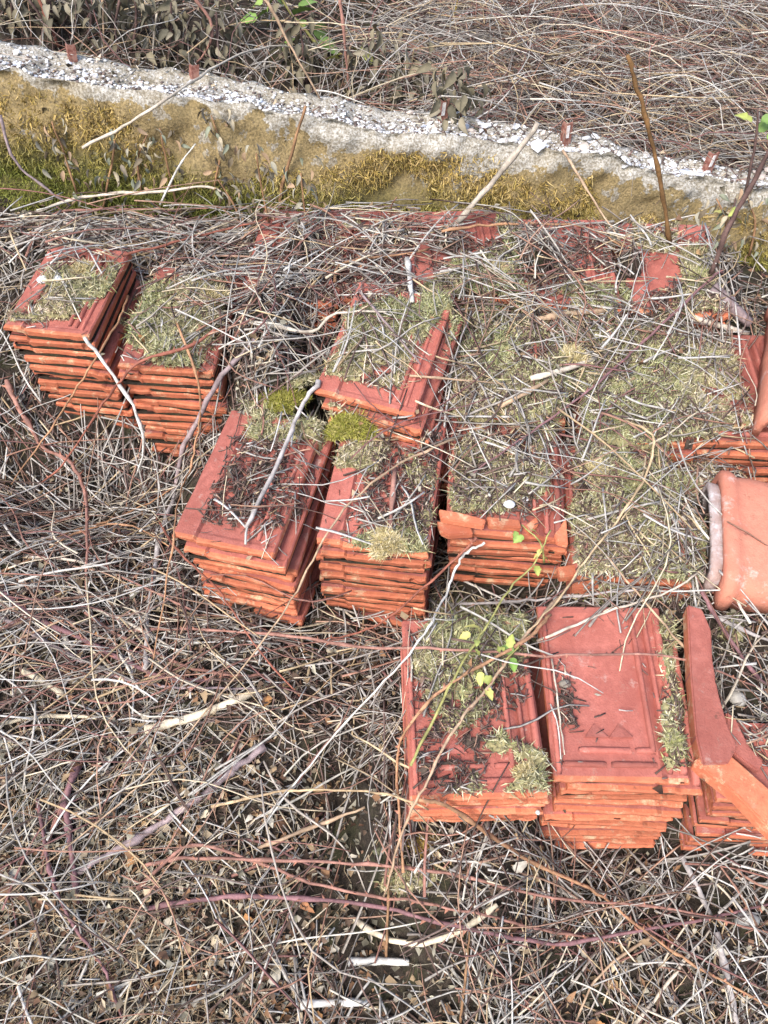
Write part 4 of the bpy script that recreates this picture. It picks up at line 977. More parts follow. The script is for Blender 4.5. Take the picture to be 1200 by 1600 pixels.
ST = [
 ('bramble_cane', 'long reddish cane running right across just below the middle stacks', 'cane', [(200, 985), (300, 983), (450, 993), (567, 1012), (700, 1014), (830, 1025), (1030, 1027), (1110, 1048), (1215, 1090)], 7, 'pink', .02, 0),
 ('bramble_cane', 'pinkish cane looping over the front left tile and dropping to the soil', 'cane', [(860, 960), (815, 1005), (700, 1070), (634, 1140), (620, 1200), (630, 1365)], 8, 'orange', .03, 0),
 ('bramble_cane', 'tan cane slanting over the front left tile past the green leaves', 'cane', [(885, 920), (815, 1000), (765, 1070), (715, 1130), (665, 1220), (630, 1295), (600, 1400)], 7, 'tan', .03, 0),
 ('dry_twig', 'thin white stem slanting from the broken tile stack to lower left', 'stem', [(757, 848), (720, 872), (690, 940), (640, 1020), (520, 1150), (400, 1300)], 6, 'white', .02, 0),
 ('dry_twig', 'tan stem arching down from the mossy right side past the front stack', 'stem', [(975, 658), (1020, 682), (1006, 748), (966, 811), (912, 878), (876, 932), (817, 995)], 6, 'straw', .02, 0),
 ('bramble_cane', 'grey thorny cane lying above the clean topped front tile', 'cane', [(700, 945), (760, 941), (840, 935), (930, 926), (1006, 919)], 7, 'grey', .012, 0),
 ('dry_twig', 'pale stem crossing the back corner of the clean topped tile', 'stem', [(840, 1002), (948, 955), (1042, 923), (1105, 883)], 6, 'pale', .012, 0),
 ('bramble_cane', 'long dark purple stem slanting over the shaggy moss covered stacks', 'cane', [(1130, 425), (1109, 437), (1007, 531), (944, 591), (864, 650), (740, 740)], 6, 'purple', .016, 0),
 ('stick', 'thick pale stick on the shaggy stack, knobbed at its left end', 'stick', [(829, 592), (880, 578), (930, 561)], 10, 'pale', .012, 0),
 ('stick', 'split tan stick slanting below the knobbed pale stick', 'stick', [(778, 636), (857, 594)], 9, 'tan', .012, 0),
 ('stick', 'thick brown stick lying before the back row stacks', 'stick', [(835, 500), (890, 490), (945, 486)], 11, 'tan', .012, 0),
 ('stick', 'stout wooden stick left of the upright ridge tile', 'stick', [(1072, 494), (1120, 508), (1168, 522)], 11, 'pale', .01, 0),
 ('stick', 'flat grey weathered piece of wood above the upright ridge tile', 'stick', [(1112, 450), (1170, 505)], 20, 'greypurple', .012, 0),
 ('dry_twig', 'hooked orange stem lying over the back row stacks', 'stem', [(523, 440), (528, 416), (562, 405), (640, 396), (672, 388)], 6, 'orange', .02, 0),
 ('dry_twig', 'straight grey stem slanting over the tipped stack', 'stem', [(553, 444), (657, 569)], 6, 'greypurple', .02, 0),
 ('dry_twig', 'pale forked stem across the litter left of the tipped stack', 'stem', [(380, 500), (440, 512), (492, 517), (523, 491), (605, 487)], 8, 'pale', .016, 0),
 ('stick', 'short bone white stick standing out before the back row', 'stick', [(636, 405), (644, 472)], 9, 'white', .014, 0),
 ('dry_twig', 'thin grey stem hanging at the right corner of the tipped stack', 'stem', [(735, 487), (713, 548), (679, 678)], 4, 'grey', .012, 0),
 ('dry_twig', 'pinkish thin stem reaching from the tipped corner to the shaggy stack', 'stem', [(640, 587), (720, 594), (796, 600)], 5, 'tan', .012, 0),
 ('stick', 'long whitish stick lying down across the pink banded tile', 'stick', [(498, 596), (472, 640), (440, 716), (384, 828)], 8, 'grey', .014, 0),
 ('stick', 'short mauve stick lying lengthwise on the middle front stack', 'stick', [(616, 732), (608, 836)], 10, 'pink', .008, 0),
 ('bramble_cane', 'long tan cane draping over the corner of the middle front stack', 'cane', [(720, 684), (624, 724), (544, 788), (500, 852), (456, 936), (412, 1000), (290, 1150), (240, 1205), (150, 1285), (0, 1405)], 5, 'tan', .025, 0),
 ('bramble_cane', 'red cane bowing before the middle front stack', 'cane', [(745, 840), (720, 864), (640, 936), (576, 984), (500, 1003)], 6, 'red', .02, 0),
 ('dry_twig', 'curved white stem falling down the face of the leftmost stack', 'stem', [(132, 528), (160, 563), (197, 617), (220, 667), (223, 710), (213, 743)], 7, 'white', .016, 0),
 ('bramble_cane', 'straight orange cane slanting over the leftmost stack', 'cane', [(200, 463), (180, 513), (143, 573), (93, 653), (20, 757)], 5, 'orange', .02, 0),
 ('bramble_cane', 'orange red cane hooking over the second stack and down its face', 'cane', [(373, 537), (340, 516), (290, 543), (220, 563), (190, 593), (160, 633), (100, 723), (60, 760)], 6, 'red', .02, 0),
 ('dry_twig', 'thin pink stem dangling down the right of the second stack', 'stem', [(273, 497), (307, 587), (310, 640), (300, 717), (277, 783), (263, 883), (233, 1050)], 5, 'orange', .016, 0),
 ('stick', 'dark grey barky stick between the second stack and pink banded tile', 'stick', [(400, 533), (347, 587), (313, 650), (287, 700), (273, 773)], 10, 'greypurple', .014, 0),
 ('stick', 'silver grey stick hanging straight down left of the pink banded stack', 'stick', [(275, 765), (247, 850), (232, 960), (227, 1047)], 9, 'grey', .014, 0),
 ('bramble_cane', 'purple pink cane bending down left of the stacks to a knuckle', 'cane', [(10, 593), (37, 647), (67, 697), (110, 722), (133, 767), (138, 817), (135, 950)], 9, 'pink', .02, 0),
 ('bramble_cane', 'red cane running from the knuckle to below the pink banded stack', 'cane', [(135, 957), (183, 993), (233, 1017), (300, 1047), (370, 1057), (432, 1055)], 8, 'pink', .014, 0),
 ('bramble_cane', 'thick dark purple cane in the litter at left', 'cane', [(-10, 915), (60, 967), (133, 1000), (200, 1033), (267, 1060), (333, 1063)], 12, 'purple', .010, 0),
 ('bramble_cane', 'pale mauve cane lying just below the thick dark one', 'cane', [(-10, 957), (83, 1007), (167, 1047), (250, 1070), (397, 1073)], 8, 'greypurple', .012, 0),
 ('dry_twig', 'grey stem slanting right from the cane knuckle', 'stem', [(147, 952), (200, 973), (283, 1020), (357, 1037)], 7, 'pale', .012, 0),
 ('dry_twig', 'smooth pale stem reaching across the left ground to the silver stick', 'stem', [(37, 870), (100, 873), (167, 890), (233, 923)], 6, 'pale', .014, 0),
 ('bramble_cane', 'orange cane rising from the left edge to the pink banded stack', 'cane', [(-10, 880), (100, 833), (167, 813), (233, 783), (290, 750)], 5, 'orange', .014, 0),
 ('bramble_cane', 'second orange cane from the left edge, paler and lower', 'cane', [(-10, 900), (60, 868), (125, 832), (200, 822), (270, 858)], 5, 'orange', .012, 0),
 ('bramble_cane', 'dark red cane curving down before the pink banded stack', 'cane', [(243, 803), (277, 857), (333, 913), (367, 957), (400, 1010), (470, 1090)], 5, 'red', .014, 0),
 ('stick', 'broad cream coloured peeled stick lying on the leaf litter', 'stick', [(227, 1140), (300, 1120), (397, 1083)], 16, 'cream', .010, 0),
 ('stick', 'short cream stick at the left below the dark cane', 'stick', [(37, 1047), (100, 1085)], 12, 'cream', .010, 0),
 ('stick', 'thin cream stick lying level near the left edge', 'stick', [(-5, 1132), (67, 1119), (180, 1122)], 7, 'cream', .010, 0),
 ('bramble_cane', 'tan cane with a kink slanting to the left edge', 'cane', [(0, 1010), (60, 985), (128, 955)], 6, 'tan', .016, 0),
 ('stick', 'thick grey stick slanting over the leaf litter at lower left', 'stick', [(415, 1165), (300, 1255), (200, 1320), (125, 1365)], 12, 'greypurple', .010, 0),
 ('stick', 'short stub of purple brown stick pointing up at lower left', 'stick', [(120, 1195), (85, 1295)], 12, 'purple', .010, 0),
 ('stick', 'purple brown stick with a white broken end at lower left', 'stick', [(100, 1250), (110, 1330), (121, 1412)], 10, 'purple', .010, 0),
 ('bramble_cane', 'mauve thorny cane bent in a peak at bottom centre', 'cane', [(215, 1390), (300, 1320), (400, 1345), (500, 1380), (600, 1402), (658, 1407), (767, 1429), (853, 1450), (983, 1472)], 7, 'pink', .014, 0),
 ('bramble_cane', 'straight reddish cane running level across the bottom to the right edge', 'cane', [(225, 1352), (300, 1340), (450, 1347), (600, 1357), (712, 1372), (875, 1412), (1037, 1426), (1210, 1470)], 7, 'pink', .014, 0),
 ('bramble_cane', 'glossy dark purple cane sagging across the bottom of the scene', 'cane', [(225, 1422), (320, 1405), (425, 1400), (595, 1415), (680, 1438), (767, 1458), (875, 1475), (1010, 1456), (1102, 1440), (1210, 1416)], 9, 'purple', .012, 0),
 ('bramble_cane', 'bright orange tan cane slanting to the lower right corner', 'cane', [(655, 1248), (702, 1261), (821, 1342), (929, 1391), (1010, 1456), (1092, 1510), (1210, 1575)], 8, 'orange', .020, 0),
 ('stick', 'wavy cream root lying on the bare soil', 'stick', [(550, 1434), (604, 1467), (675, 1472), (740, 1440), (777, 1412)], 10, 'cream', .008, 0),
 ('stick', 'short flat white stick on the bare soil', 'stick', [(545, 1503), (592, 1501), (640, 1504)], 13, 'white', .006, 0),
 ('stick', 'long white stick on the bare soil near the bottom edge', 'stick', [(470, 1570), (520, 1566), (577, 1566)], 12, 'white', .006, 0),
 ('stick', 'small white stick slanting among the straw left of bare soil', 'stick', [(425, 1490), (465, 1552)], 9, 'white', .006, 0),
 ('bramble_cane', 'purple brown cane winding to the bottom edge at left', 'cane', [(60, 1250), (75, 1340), (100, 1415), (150, 1490), (170, 1520), (200, 1610)], 7, 'purple', .012, 0),
 ('dry_twig', 'grey tan stem slanting toward the mossy bare soil', 'stem', [(400, 1327), (480, 1296), (570, 1262)], 8, 'tan', .010, 0),
 ('dry_twig', 'pale bowed stem lying level above the bare soil', 'stem', [(330, 1260), (420, 1240), (500, 1232), (600, 1238), (670, 1262)], 6, 'straw', .012, 0),
 ('dry_twig', 'brown stem rising straight from the bottom edge near centre', 'stem', [(718, 1605), (728, 1520), (734, 1456)], 6, 'brown', .012, 0),
 ('dry_twig', 'brown stem hanging down over the bare soil below the looping cane', 'stem', [(604, 1500), (606, 1430), (610, 1358)], 6, 'brown', .012, 0),
 ('dry_twig', 'pale straight stem slanting up from the bottom right edge', 'stem', [(989, 1605), (1048, 1532), (1113, 1450)], 7, 'pale', .012, 0),
 ('stick', 'grey stick leaning below the layered front stack', 'stick', [(1065, 1337), (1110, 1430)], 9, 'grey', .014, 0),
 ('stick', 'whitish grey stick near the lower right corner', 'stick', [(1119, 1456), (1135, 1520), (1151, 1600)], 11, 'grey', .012, 0),
 ('dry_twig', 'bent brown stem arching toward the bottom edge at right of centre', 'stem', [(1021, 1461), (940, 1521), (897, 1605)], 6, 'tan', .012, 0),
 ('bramble_cane', 'pale cane arching from the moss over the wall top at left', 'cane', [(130, 230), (200, 195), (275, 145), (350, 95), (415, 73), (470, 75)], 5, 'pale', .04, 0),
 ('dry_twig', 'thin white stem against the wall at left', 'stem', [(250, 320), (280, 260), (305, 225)], 4, 'white', .03, 0),
 ('bramble_cane', 'pinkish cane bent over the stem heap at left', 'cane', [(40, 400), (90, 335), (250, 330), (450, 325)], 5, 'pink', .02, 0),
 ('bramble_cane', 'red cane lying low through the stem heap', 'cane', [(190, 400), (300, 372), (400, 345), (455, 322)], 5, 'red', .02, 0),
 ('dry_twig', 'pale stem curling along the top of the stem heap', 'stem', [(20, 345), (120, 310), (250, 300), (330, 293), (365, 315)], 6, 'pale', .02, 0),
 ('dry_twig', 'grey stem curving from the left edge down to the leftmost stack', 'stem', [(0, 180), (20, 245), (60, 285), (110, 320)], 6, 'greypurple', .03, 0),
 ('dry_twig', 'thin tan stem falling from the wall top to the back row at right', 'stem', [(880, 235), (920, 300), (975, 385)], 5, 'tan', .02, 0),
 ('dry_twig', 'orange stem lying along the foot of the wall', 'stem', [(690, 360), (790, 350), (910, 352), (975, 385)], 5, 'orange', .02, 0),
 ('bramble_cane', 'dark branch lying level on the bank behind the wall', 'cane', [(740, 132), (850, 150), (980, 185), (1055, 205)], 7, 'dark', .05, 0),
 ('dry_twig', 'whitish crooked stem on the bank right of centre', 'stem', [(950, 45), (952, 105), (910, 130), (860, 150)], 5, 'white', .06, 0),
 ('dry_twig', 'pale bent stem on the moss right of the front broken stack', 'stem', [(1105, 1040), (1060, 1000), (960, 880), (900, 820)], 5, 'tan', .012, 0),
 ('dry_twig', 'grey stick in the litter right of the broken rim tile', 'stem', [(1110, 960), (1160, 985), (1210, 1005)], 10, 'grey', .012, 0),
 ('dry_twig', 'dark stem lying along the broken rim tile at right', 'stem', [(1095, 920), (1120, 965), (1170, 1040), (1205, 1075)], 9, 'purple', .016, 0),
 ('dry_twig', 'white stub of stem lying beside the wedge marks of the clean tile', 'stem', [(862, 1030), (872, 1110), (880, 1180)], 4, 'pale', .006, 0),
 ('dry_twig', 'thin curved straw on the clean topped tile, left of its middle', 'stem', [(860, 1100), (872, 1130), (877, 1185)], 3, 'white', .006, 0),
]
for s in ST: stem(s[0], s[1], s[2], s[3], s[4], s[5], s[6], False, 'dry stems and canes', thorns=(s[2] == 'cane' and s[4] >= 6), taper=.8 if s[2] == 'stick' else .55)
for s in [('bramble_cane', 'brown bare cane standing upright before the wall at right', 'cane', [(980, 85), (995, 130), (1012, 200), (1030, 280), (1046, 378)], 6, (0.20, 0.11, 0.045)),
          ('bramble_cane', 'dark thick stem rising to the right edge before the wall', 'cane', [(1206, 225), (1180, 280), (1140, 350), (1108, 430)], 8, 'dark'),
          ('dry_twig', 'short brown stem standing upright at the wall, left of centre', 'stem', [(478, 165), (460, 225), (442, 290), (438, 330)], 5, 'brown'),
          ('stick', 'pale straight stick leaning on the wall right of centre', 'stick', [(842, 190), (780, 272), (708, 356)], 8, (.44, .38, .31))]:
    stem(s[0], s[1], s[2], s[3], s[4], s[5], .0, True, 'dry stems and canes', taper=1.3)
# upright stems behind the wall
for i, (pl, w, col, lab) in enumerate([
 ([(58, -10), (75, 30), (92, 75)], 8, 'red', 'red stem standing behind the wall near the left corner'), ([(15, -10), (32, 30), (45, 62)], 6, 'pale', 'pale stem standing behind the wall at the left corner'),
 ([(408, -10), (430, 25), (455, 75), (500, 155)], 6, 'tan', 'tan stem slanting behind the wall beside the green leaves'), ([(298, -10), (330, 35), (325, 75), (295, 112)], 6, 'pink', 'pinkish hooked stem behind the wall left of the green leaves'),
 ([(530, -10), (540, 75), (546, 155)], 6, 'pink', 'pink stem standing behind the wall right of the green leaves'), ([(160, -10), (163, 78)], 4, 'tan', 'thin tan stem standing behind the wall at left'),
 ([(716, -10), (708, 30), (700, 62)], 5, (0.5, 0.36, 0.08), 'yellow stem standing on the bank near the top edge'), ([(40, -10), (70, 40), (85, 75)], 5, 'dark', 'dark stem behind the wall between the red and pale ones'),
 ([(190, -10), (180, 40), (186, 85)], 5, 'dark', 'dark stem behind the wall right of the thin tan one'), ([(245, 20), (240, 60), (238, 95)], 4, 'pale', 'short pale stem behind the wall above the stub')]):
    stem('dry_twig', lab, 'stem', pl, w, col, 0, True, 'stems standing behind the wall')
# many more single sticks, each told apart by colour, lie and neighbour
MARKS = [((70, 480), 'the leftmost tile stack'), ((270, 520), 'the second stack from the left'), ((350, 760), 'the pink banded tile'), ((590, 770), 'the middle front stack'), ((790, 740), 'the broken corner stack'), ((600, 560), 'the tipped stack'), ((800, 580), 'the shaggy stack'),
 ((1010, 600), 'the flat mossy stack'), ((1000, 800), 'the moss buried stack'), ((1062, 765), 'the plump moss clump'), ((720, 430), 'the pale leaning stick'), ((890, 470), 'the thick brown fallen stick'), ((1060, 440), 'the right end of the back row'), ((440, 430), 'the left end of the back row'),
 ((200, 380), 'the stem heap'), ((320, 340), 'the grey withered sprigs'), ((135, 955), 'the cane knuckle'), ((233, 900), 'the silver grey hanging stick'), ((310, 1115), 'the broad cream stick'), ((60, 965), 'the thick dark purple cane'), ((270, 1280), 'the thick grey stick at lower left'),
 ((100, 1300), 'the purple brown stub stick'), ((120, 1400), 'the white ended purple stick'), ((300, 1325), 'the peak of the bent mauve cane'), ((430, 1400), 'the glossy dark cane'), ((430, 1530), 'the small white slanting stick'), ((520, 1567), 'the long white stick at the bottom'), ((500, 1240), 'the pale bowed stem'),
 ((450, 1080), 'the end of the red cane'), ((500, 1160), 'the long thin white stem'), ((180, 1500), 'the winding purple cane'), ((30, 1570), 'the lower left corner'), ((320, 1570), 'the bottom edge left of centre'), ((670, 1320), 'the rust yellow moss tuft'), ((700, 1470), 'the wavy cream root'), ((730, 1540), 'the brown stem at the bottom edge'),
 ((900, 1380), 'the bright orange cane'), ((960, 1540), 'the bent brown stem'), ((1055, 1560), 'the mauve white pebble'), ((1130, 1500), 'the whitish stick at lower right'), ((1090, 1390), 'the grey leaning stick at right'), ((1160, 1080), 'the broken rim tile'), ((60, 800), 'the rising orange cane'), ((180, 760), 'the bending purple pink cane'), ((60, 1180), 'the level cream stick'), ((820, 1430), 'the sagging dark cane'), ((560, 1010), 'the long reddish cane'), ((870, 1560), 'the bottom edge right of centre')]
USED = set()
COLN = [('grey', .42, .38, .35), ('pale', .60, .56, .51), ('straw coloured', .53, .42, .28), ('reddish', .33, .15, .09), ('dark brown', .14, .09, .075), ('whitish', .70, .66, .60)]
def colname(c): return min(COLN, key=lambda a: sum((math.log(a[1 + k]) - math.log(max(.02, c[k]))) ** 2 for k in range(3)))[0]
def landmark(p):
    a, b = proj(*p); a, b = float(a), float(b)
    (mx, my), nm = min(MARKS, key=lambda m: (m[0][0] - a) ** 2 + (m[0][1] - b) ** 2)
    d = math.hypot(mx - a, my - b)
    if d < 38: rel = 'beside'
    elif abs(a - mx) > abs(b - my): rel = 'right of' if a > mx else 'left of'
    else: rel = 'below' if b > my else 'above'
    return rel + ' ' + nm, (0 < a < 1200 and 0 < b < 1600)
def lone(n, zone, what, group, Lr, rr_, w, A=None, bend=.08, thm=0.0, ths=1.2):
    x, y = spots(zone, n * 4); made = 0
    for k in range(n * 4):
        if made >= n: break
        col = pal_pick(1, w)
        v, fs, c = twigs(x[k:k + 1], y[k:k + 1], RNG.uniform(*Lr, 1), RNG.uniform(*rr_, 1), RNG.normal(thm, ths, 1), w, 7, 5, bend, .012, .05, maxres=.03, col=col, soft=.0)
        if not len(v): continue
        a, b = proj(*v[2]); e, f = proj(*v[-3]); ang = math.degrees(math.atan2(-(f - b), e - a)) % 180
        lie = 'lying level' if ang < 18 or ang > 162 else 'slanting up to the right' if ang < 68 else 'slanting up to the left' if ang > 112 else 'lying lengthwise'
        mk, inside = landmark(v.mean(0))
        if not inside: continue
        lab = f'{colname(col[0])} loose twig {lie} {mk}'
        if lab in USED or len(lab.split()) > 16: continue
        USED.add(lab)
        o0 = v.mean(0); o = link('dry_twig', np_mesh('dry_twig', v - o0, fs, c, smooth=True), M['twig']); o.location = tuple(o0); made += 1
        tag(o, lab, 'twig', group)
Z = vis & ~wallzone & ~NO_LITTER & ~soilpatch
lone(60, Z & ~tilezone & (GY < 1.0) & (GX < .05), 'loose dry twig lying on the litter in the left foreground', 'twigs in the left foreground', (.08, .22), (.0016, .0036), (4, 2, 2, 3, 1.5))
lone(35, Z & ~tilezone & (GY < .62) & (GX > .05), 'loose dry twig lying on the litter below the front stacks', 'twigs below the front stacks', (.08, .20), (.0016, .0034), (4, 2, 1, 2, 2))
lone(42, Z & tilezone & ~bare & (GY > 1.05) & (GX > .05), 'loose grey twig lying on the moss covered stacks', 'twigs on the mossy stacks', (.06, .16), (.0018, .0036), (6, 2, 1, 1.5, 1))
lone(30, Z & ~bare & (GY > 1.25) & (GY < 2.1) & (GX < .05), 'loose pale twig lying in the stem heap between the left stacks and the wall', 'twigs in the stem heap', (.10, .26), (.0016, .0032), (4, 3, 2, 1, 2), thm=.2, ths=.6)

# ------------------------------------------------------------------ leaves and living sprigs
def leaf_mesh(name, L, wd, col, fold=.25, curl=.2, teeth=True, seed=0):
    rr = random.Random(seed); n = 6; V = []; cl = []
    for k in range(n + 1):
        t = k / n; w = wd * math.sin(math.pi * min(1, t * .93 + .05)) ** .8 * (1 - .25 * t)
        if teeth and k not in (0, n): w *= 1 + (.16 if k % 2 else -.12)
        z = -curl * L * t * t
        tw = rr.uniform(-.1, .1) * L
        V += [(-w, L * t - (.04 * L if teeth and k % 2 else 0), z + fold * w + tw * .3), (0, L * t, z), (w, L * t - (.04 * L if teeth and k % 2 else 0), z + fold * w - tw * .3)]
        kk = rr.uniform(.8, 1.15); cl += [tuple(c * kk for c in col), tuple(min(1, c * 1.25) for c in col), tuple(c * kk * .95 for c in col)]
    Fq = []
    for k in range(n):
        a = k * 3; Fq += [(a, a + 1, a + 4, a + 3), (a + 1, a + 2, a + 5, a + 4)]
    return np_mesh(name, np.array(V), np.array(Fq), np.array(cl), smooth=True)
GREEN_L = [leaf_mesh('leaf', .040, .015, c, .3, .25, True, i) for i, c in enumerate([(0.17, 0.28, 0.06), (0.23, 0.32, 0.08), (0.14, 0.22, 0.06), (0.32, 0.35, 0.09)])]
YEL_L = [leaf_mesh('leaf', .036, .013, c, .3, .3, True, i + 9) for i, c in enumerate([(0.42, 0.43, 0.12), (0.36, 0.39, 0.11), (0.46, 0.42, 0.13)])]
WITH_L = [leaf_mesh('leaf', .034, .0085, c, .7, .5, False, i + 20) for i, c in enumerate([(0.27, 0.25, 0.19), (0.36, 0.31, 0.22), (0.19, 0.16, 0.12), (0.22, 0.235, 0.17), (0.32, 0.22, 0.14), (0.15, 0.12, 0.08)])]
DARK_L = [leaf_mesh('leaf', .028, .008, c, .7, .5, False, i + 30) for i, c in enumerate([(0.15, 0.13, 0.085), (0.20, 0.17, 0.11), (0.24, 0.21, 0.15), (0.11, 0.10, 0.07)])]
DRY_L = [leaf_mesh('dry_leaf', .034, .013, c, .6, .7, True, i + 50) for i, c in enumerate([(0.46, 0.30, 0.15), (0.40, 0.20, 0.08), (0.52, 0.42, 0.28), (0.34, 0.16, 0.08), (0.48, 0.44, 0.36), (0.56, 0.48, 0.34)])]
for m_ in GREEN_L + YEL_L: m_.materials.append(M['green'])
for m_ in WITH_L + DARK_L + DRY_L: m_.materials.append(M['leaf'])
def sprig(name, label, cat, pl, w, col, lv, lset, size=1.0, up=True, nleaf=None, group=None, lift=.03):
    """a stem with leaves at given picture points (lv) or spread along it (nleaf)"""
    P = hero_path(pl, lift, up); base = P[-1]
    t = empty(name, tuple(base)); tag(t, label, cat, group)
    r = w / 2 * np.linalg.norm(P - CAM, axis=1).mean() * .92 / F
    v, f, c = tube(P - base, r * np.linspace(.6, 1, len(P)), CLR[col], 5)
    link('stem', np_mesh('stem', v, f, c, smooth=True), M['twig'], t)
    y0 = P[:, 1].mean()
    spotsl = []
    if lv:
        for (a, b) in lv:
            R = ray(a, b); dd = np.linalg.norm(P - CAM, axis=1); k = np.argmin([(proj(*p)[0] - a) ** 2 + (proj(*p)[1] - b) ** 2 for p in P])
            kk = np.dot(P[k] - CAM, R) / np.dot(R, R); spotsl.append((CAM + R * kk, P[k]))
    for k in range(nleaf or 0):
        q_ = P[RNG.integers(0, len(P))]; spotsl.append((q_ + RNG.normal(0, .022 + .012 * (lset is DARK_L), 3) * np.array([1, .7, 1]), q_))
    for pos, src in spotsl:
        o = link('leaf', lset[RNG.integers(0, len(lset))], None, t); o.location = tuple(pos - base)
        s = size * RNG.uniform(.7, 1.2); o.scale = (s, s, s)
        d = pos - src; azm = math.atan2(-d[0], d[1] + 1e-6) if np.linalg.norm(d) > .004 else RNG.uniform(0, 6.28)
        o.rotation_euler = (RNG.normal(-.2 if lset is not WITH_L and lset is not DARK_L else -.9, .45), RNG.normal(0, .5), azm + RNG.normal(0, .6))
    return t
sprig('bramble_sprig', 'green leaved bramble sprig hanging at the top edge behind the wall', 'bramble sprig', [(425, -30), (450, 15), (480, 50), (495, 70)], 5, 'green', [(402, 30), (418, 18), (440, 5), (432, 28), (455, 25), (468, 12), (475, 42), (490, 50), (500, 62), (485, 70), (460, 60), (410, 5), (430, -5), (450, -8)], GREEN_L, 1.7)
sprig('bramble_sprig', 'yellowing bramble sprig behind the wall, drooping dry below', 'bramble sprig', [(560, 55), (545, 80), (545, 140)], 4, 'tan', [(535, 85), (548, 75), (560, 78), (567, 88), (530, 92)], YEL_L, 1.5)
sprig('bramble_sprig', 'fresh yellow green bramble shoot over the front left tile', 'bramble sprig', [(860, 830), (835, 880), (795, 920), (755, 985), (720, 1040), (680, 1120), (640, 1200)], 5, 'green', [(735, 990), (748, 982), (742, 1015), (760, 1075), (752, 1050), (755, 1060), (745, 1000)], YEL_L, .72, up=False)
sprig('bramble_sprig', 'small deep green bramble shoot between the two front tiles', 'bramble sprig', [(812, 1008), (800, 1022), (790, 1030)], 4, 'green', [(787, 1022), (800, 1028), (808, 1015), (795, 1012), (803, 1020)], GREEN_L, .62, up=False, lift=.04)
sprig('bramble_sprig', 'green shoot over the lip of the broken corner stack', 'bramble sprig', [(815, 820), (845, 850), (850, 880)], 4, 'green', [(806, 830), (818, 838), (830, 828), (845, 858), (852, 872), (838, 884), (843, 866)], GREEN_L + YEL_L, .58, up=False, lift=.04)
sprig('bramble_sprig', 'green leaved sprig at the right edge before the wall', 'bramble sprig', [(1185, 170), (1180, 230), (1165, 300)], 5, 'dark', [(1175, 190), (1190, 185), (1185, 205), (1198, 215)], GREEN_L, 1.1)
sprig('bramble_sprig', 'yellow green low sprig at the foot of the dark right stem', 'bramble sprig', [(1150, 310), (1140, 350), (1125, 400)], 4, 'dark', [(1135, 335), (1145, 340), (1150, 325), (1128, 345)], YEL_L, .9)
for i, (pl, nl, lab) in enumerate([([(330, 180), (345, 230), (335, 290)], 16, 'grey withered sprig hanging before the wall, uppermost at left'), ([(250, 200), (262, 260), (280, 330)], 14, 'grey withered sprig before the wall left of the white stem'),
                                   ([(180, 220), (172, 270), (160, 330)], 12, 'withered sprig before the golden moss near the left corner'), ([(400, 240), (410, 300), (420, 350)], 16, 'withered sprig among the stem heap near the upright brown stem'),
                                   ([(470, 270), (475, 320), (480, 360)], 14, 'withered sprig at the foot of the wall right of the stem heap'), ([(340, 280), (365, 320), (380, 360)], 14, 'grey leaved sprig lying in the stem heap'),
                                   ([(80, 190), (100, 240), (120, 300)], 9, 'thin withered sprig by the left edge of the wall'), ([(230, 210), (215, 250), (220, 300)], 10, 'dry curled sprig between two grey sprigs at left'),
                                   ([(1120, 310), (1135, 350), (1130, 400)], 12, 'withered sprig round the dark stem at the right'), ([(1165, 300), (1180, 350), (1170, 400)], 12, 'withered sprig at the right edge foot of the wall')]):
    sprig('withered_sprig', lab, 'withered sprig', pl, 4, 'brown', None, WITH_L, .8, True, nl + 24, 'withered sprigs before the wall')
k = 0
WHERE = ['far left corner', 'left corner by the red stem', 'gap right of the red stem', 'gap left of the hooked stem', 'gap at the hooked stem', 'gap under the green leaves', 'gap left of the yellowing sprig', 'gap right of the yellowing sprig', 'bank left of the steel stub', 'bank above the steel stub', 'bank right of the first steel stub']
for i, px in enumerate([15, 75, 135, 205, 265, 345, 480, 590, 640, 665, 720]):
    py = 40 + .2 * px; hgt = 90 if px < 600 else 60
    sprig('withered_sprig', 'dark withered leafy stem behind the wall, ' + WHERE[i], 'withered sprig', [(px + RNG.uniform(-15, 15), py - hgt), (px + RNG.uniform(-8, 8), py - hgt / 2), (px, py)], 5, 'dark', None, DARK_L, 1.5, True, 60, 'withered stems behind the wall')
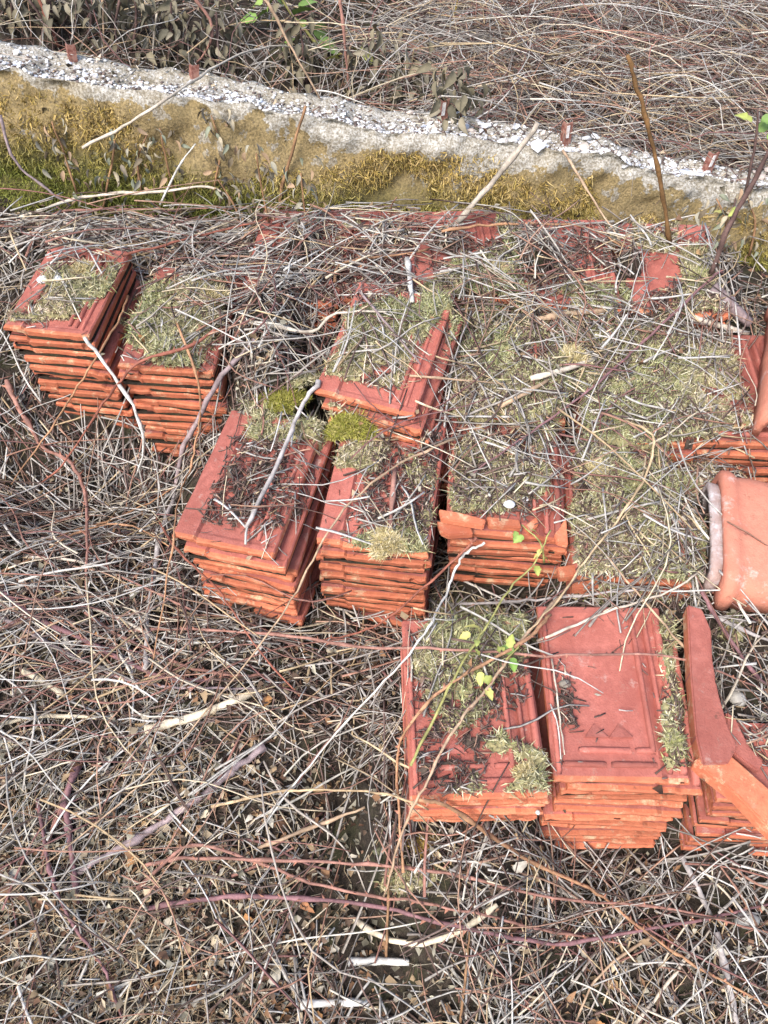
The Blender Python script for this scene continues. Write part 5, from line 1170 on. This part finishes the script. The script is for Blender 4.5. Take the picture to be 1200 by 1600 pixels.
# larger dry leaves lying singly
lz = [(Z & ~tilezone & (GY < 1.0) & (GX < .1), 120, 'curled dry brown leaf on the litter in the left foreground', 'dry leaves in the left foreground'), (Z & ~tilezone & (GY < .6) & (GX > .1), 30, 'curled dry brown leaf on the litter below the front stacks', 'dry leaves below the front stacks'),
      (Z & ~bare & (GY > 1.05) & (GY < 2.1), 34, 'pale dry leaf lying among sticks on the stacks', 'dry leaves on the stacks')]
for zone, n, lab, grp in lz:
    x, y = spots(zone * 1.0, n)
    for a, b in zip(x, y):
        kd = int(RNG.integers(0, len(DRY_L))); mk, inside = landmark((a, b, float(hs(a, b, H2)))); lab = ('tan', 'rusty brown', 'pale buff', 'dark red brown', 'greyish', 'cream')[kd] + ' dry curled leaf ' + mk
        if lab in USED or not inside: continue
        USED.add(lab)
        o = link('dry_leaf', DRY_L[kd]); s = RNG.uniform(.45, 1.0); o.scale = (s, s, s)
        o.location = (a, b, float(hs(a, b, H2)) + .012); o.rotation_euler = (RNG.normal(.2, .3), RNG.normal(0, .4), RNG.uniform(0, 6.28)); tag(o, lab, 'dry leaf', grp)
# stones and a snail shell
for px, py, r, c, lab in ((1050, 1562, .011, (0.62, 0.60, 0.66), 'rounded mauve white pebble near the lower right corner'), (840, 1270, .0055, (0.55, 0.55, 0.52), 'small grey pebble below the front left stack'), (812, 1308, .006, (0.58, 0.56, 0.54), 'small round pebble between the two front stacks'),
                          (1150, 1095, .020, (0.46, 0.43, 0.38), 'grey stone right of the broken rim tile'), (795, 790, .013, (0.75, 0.75, 0.77), 'white chip on the broken corner stack'), (820, 782, .010, (0.72, 0.72, 0.73), 'second white chip, smaller, on the broken corner stack'),
                          (882, 1070, .009, (0.25, 0.22, 0.18), 'grey flake among straws on the clean topped tile'), (1010, 180 - 0, .05, (0.46, 0.44, 0.40), 'pale round stone on the bank behind the wall'), (68, 440, .012, (0.70, 0.73, 0.76), 'bluish white stone on the leftmost stack'),
                          (92, 438, .010, (0.72, 0.74, 0.76), 'second white stone at the back of the leftmost stack'), (590, 1330, .013, (0.12, 0.12, 0.07), 'mossy lump of soil on the bare patch'), (1165, 1440, .022, (0.40, 0.39, 0.36), 'grey stone at the right edge below the stack')):
    P, _ = hit(px, py); me = colour(bm_mesh('stone', rock_bm(r, int(px), .75, 2, .08), True), c, .1); o = link('stone', me, M['stone']); o.location = (P[0], P[1], P[2] + r * .4)
    tag(o, lab, 'stone')
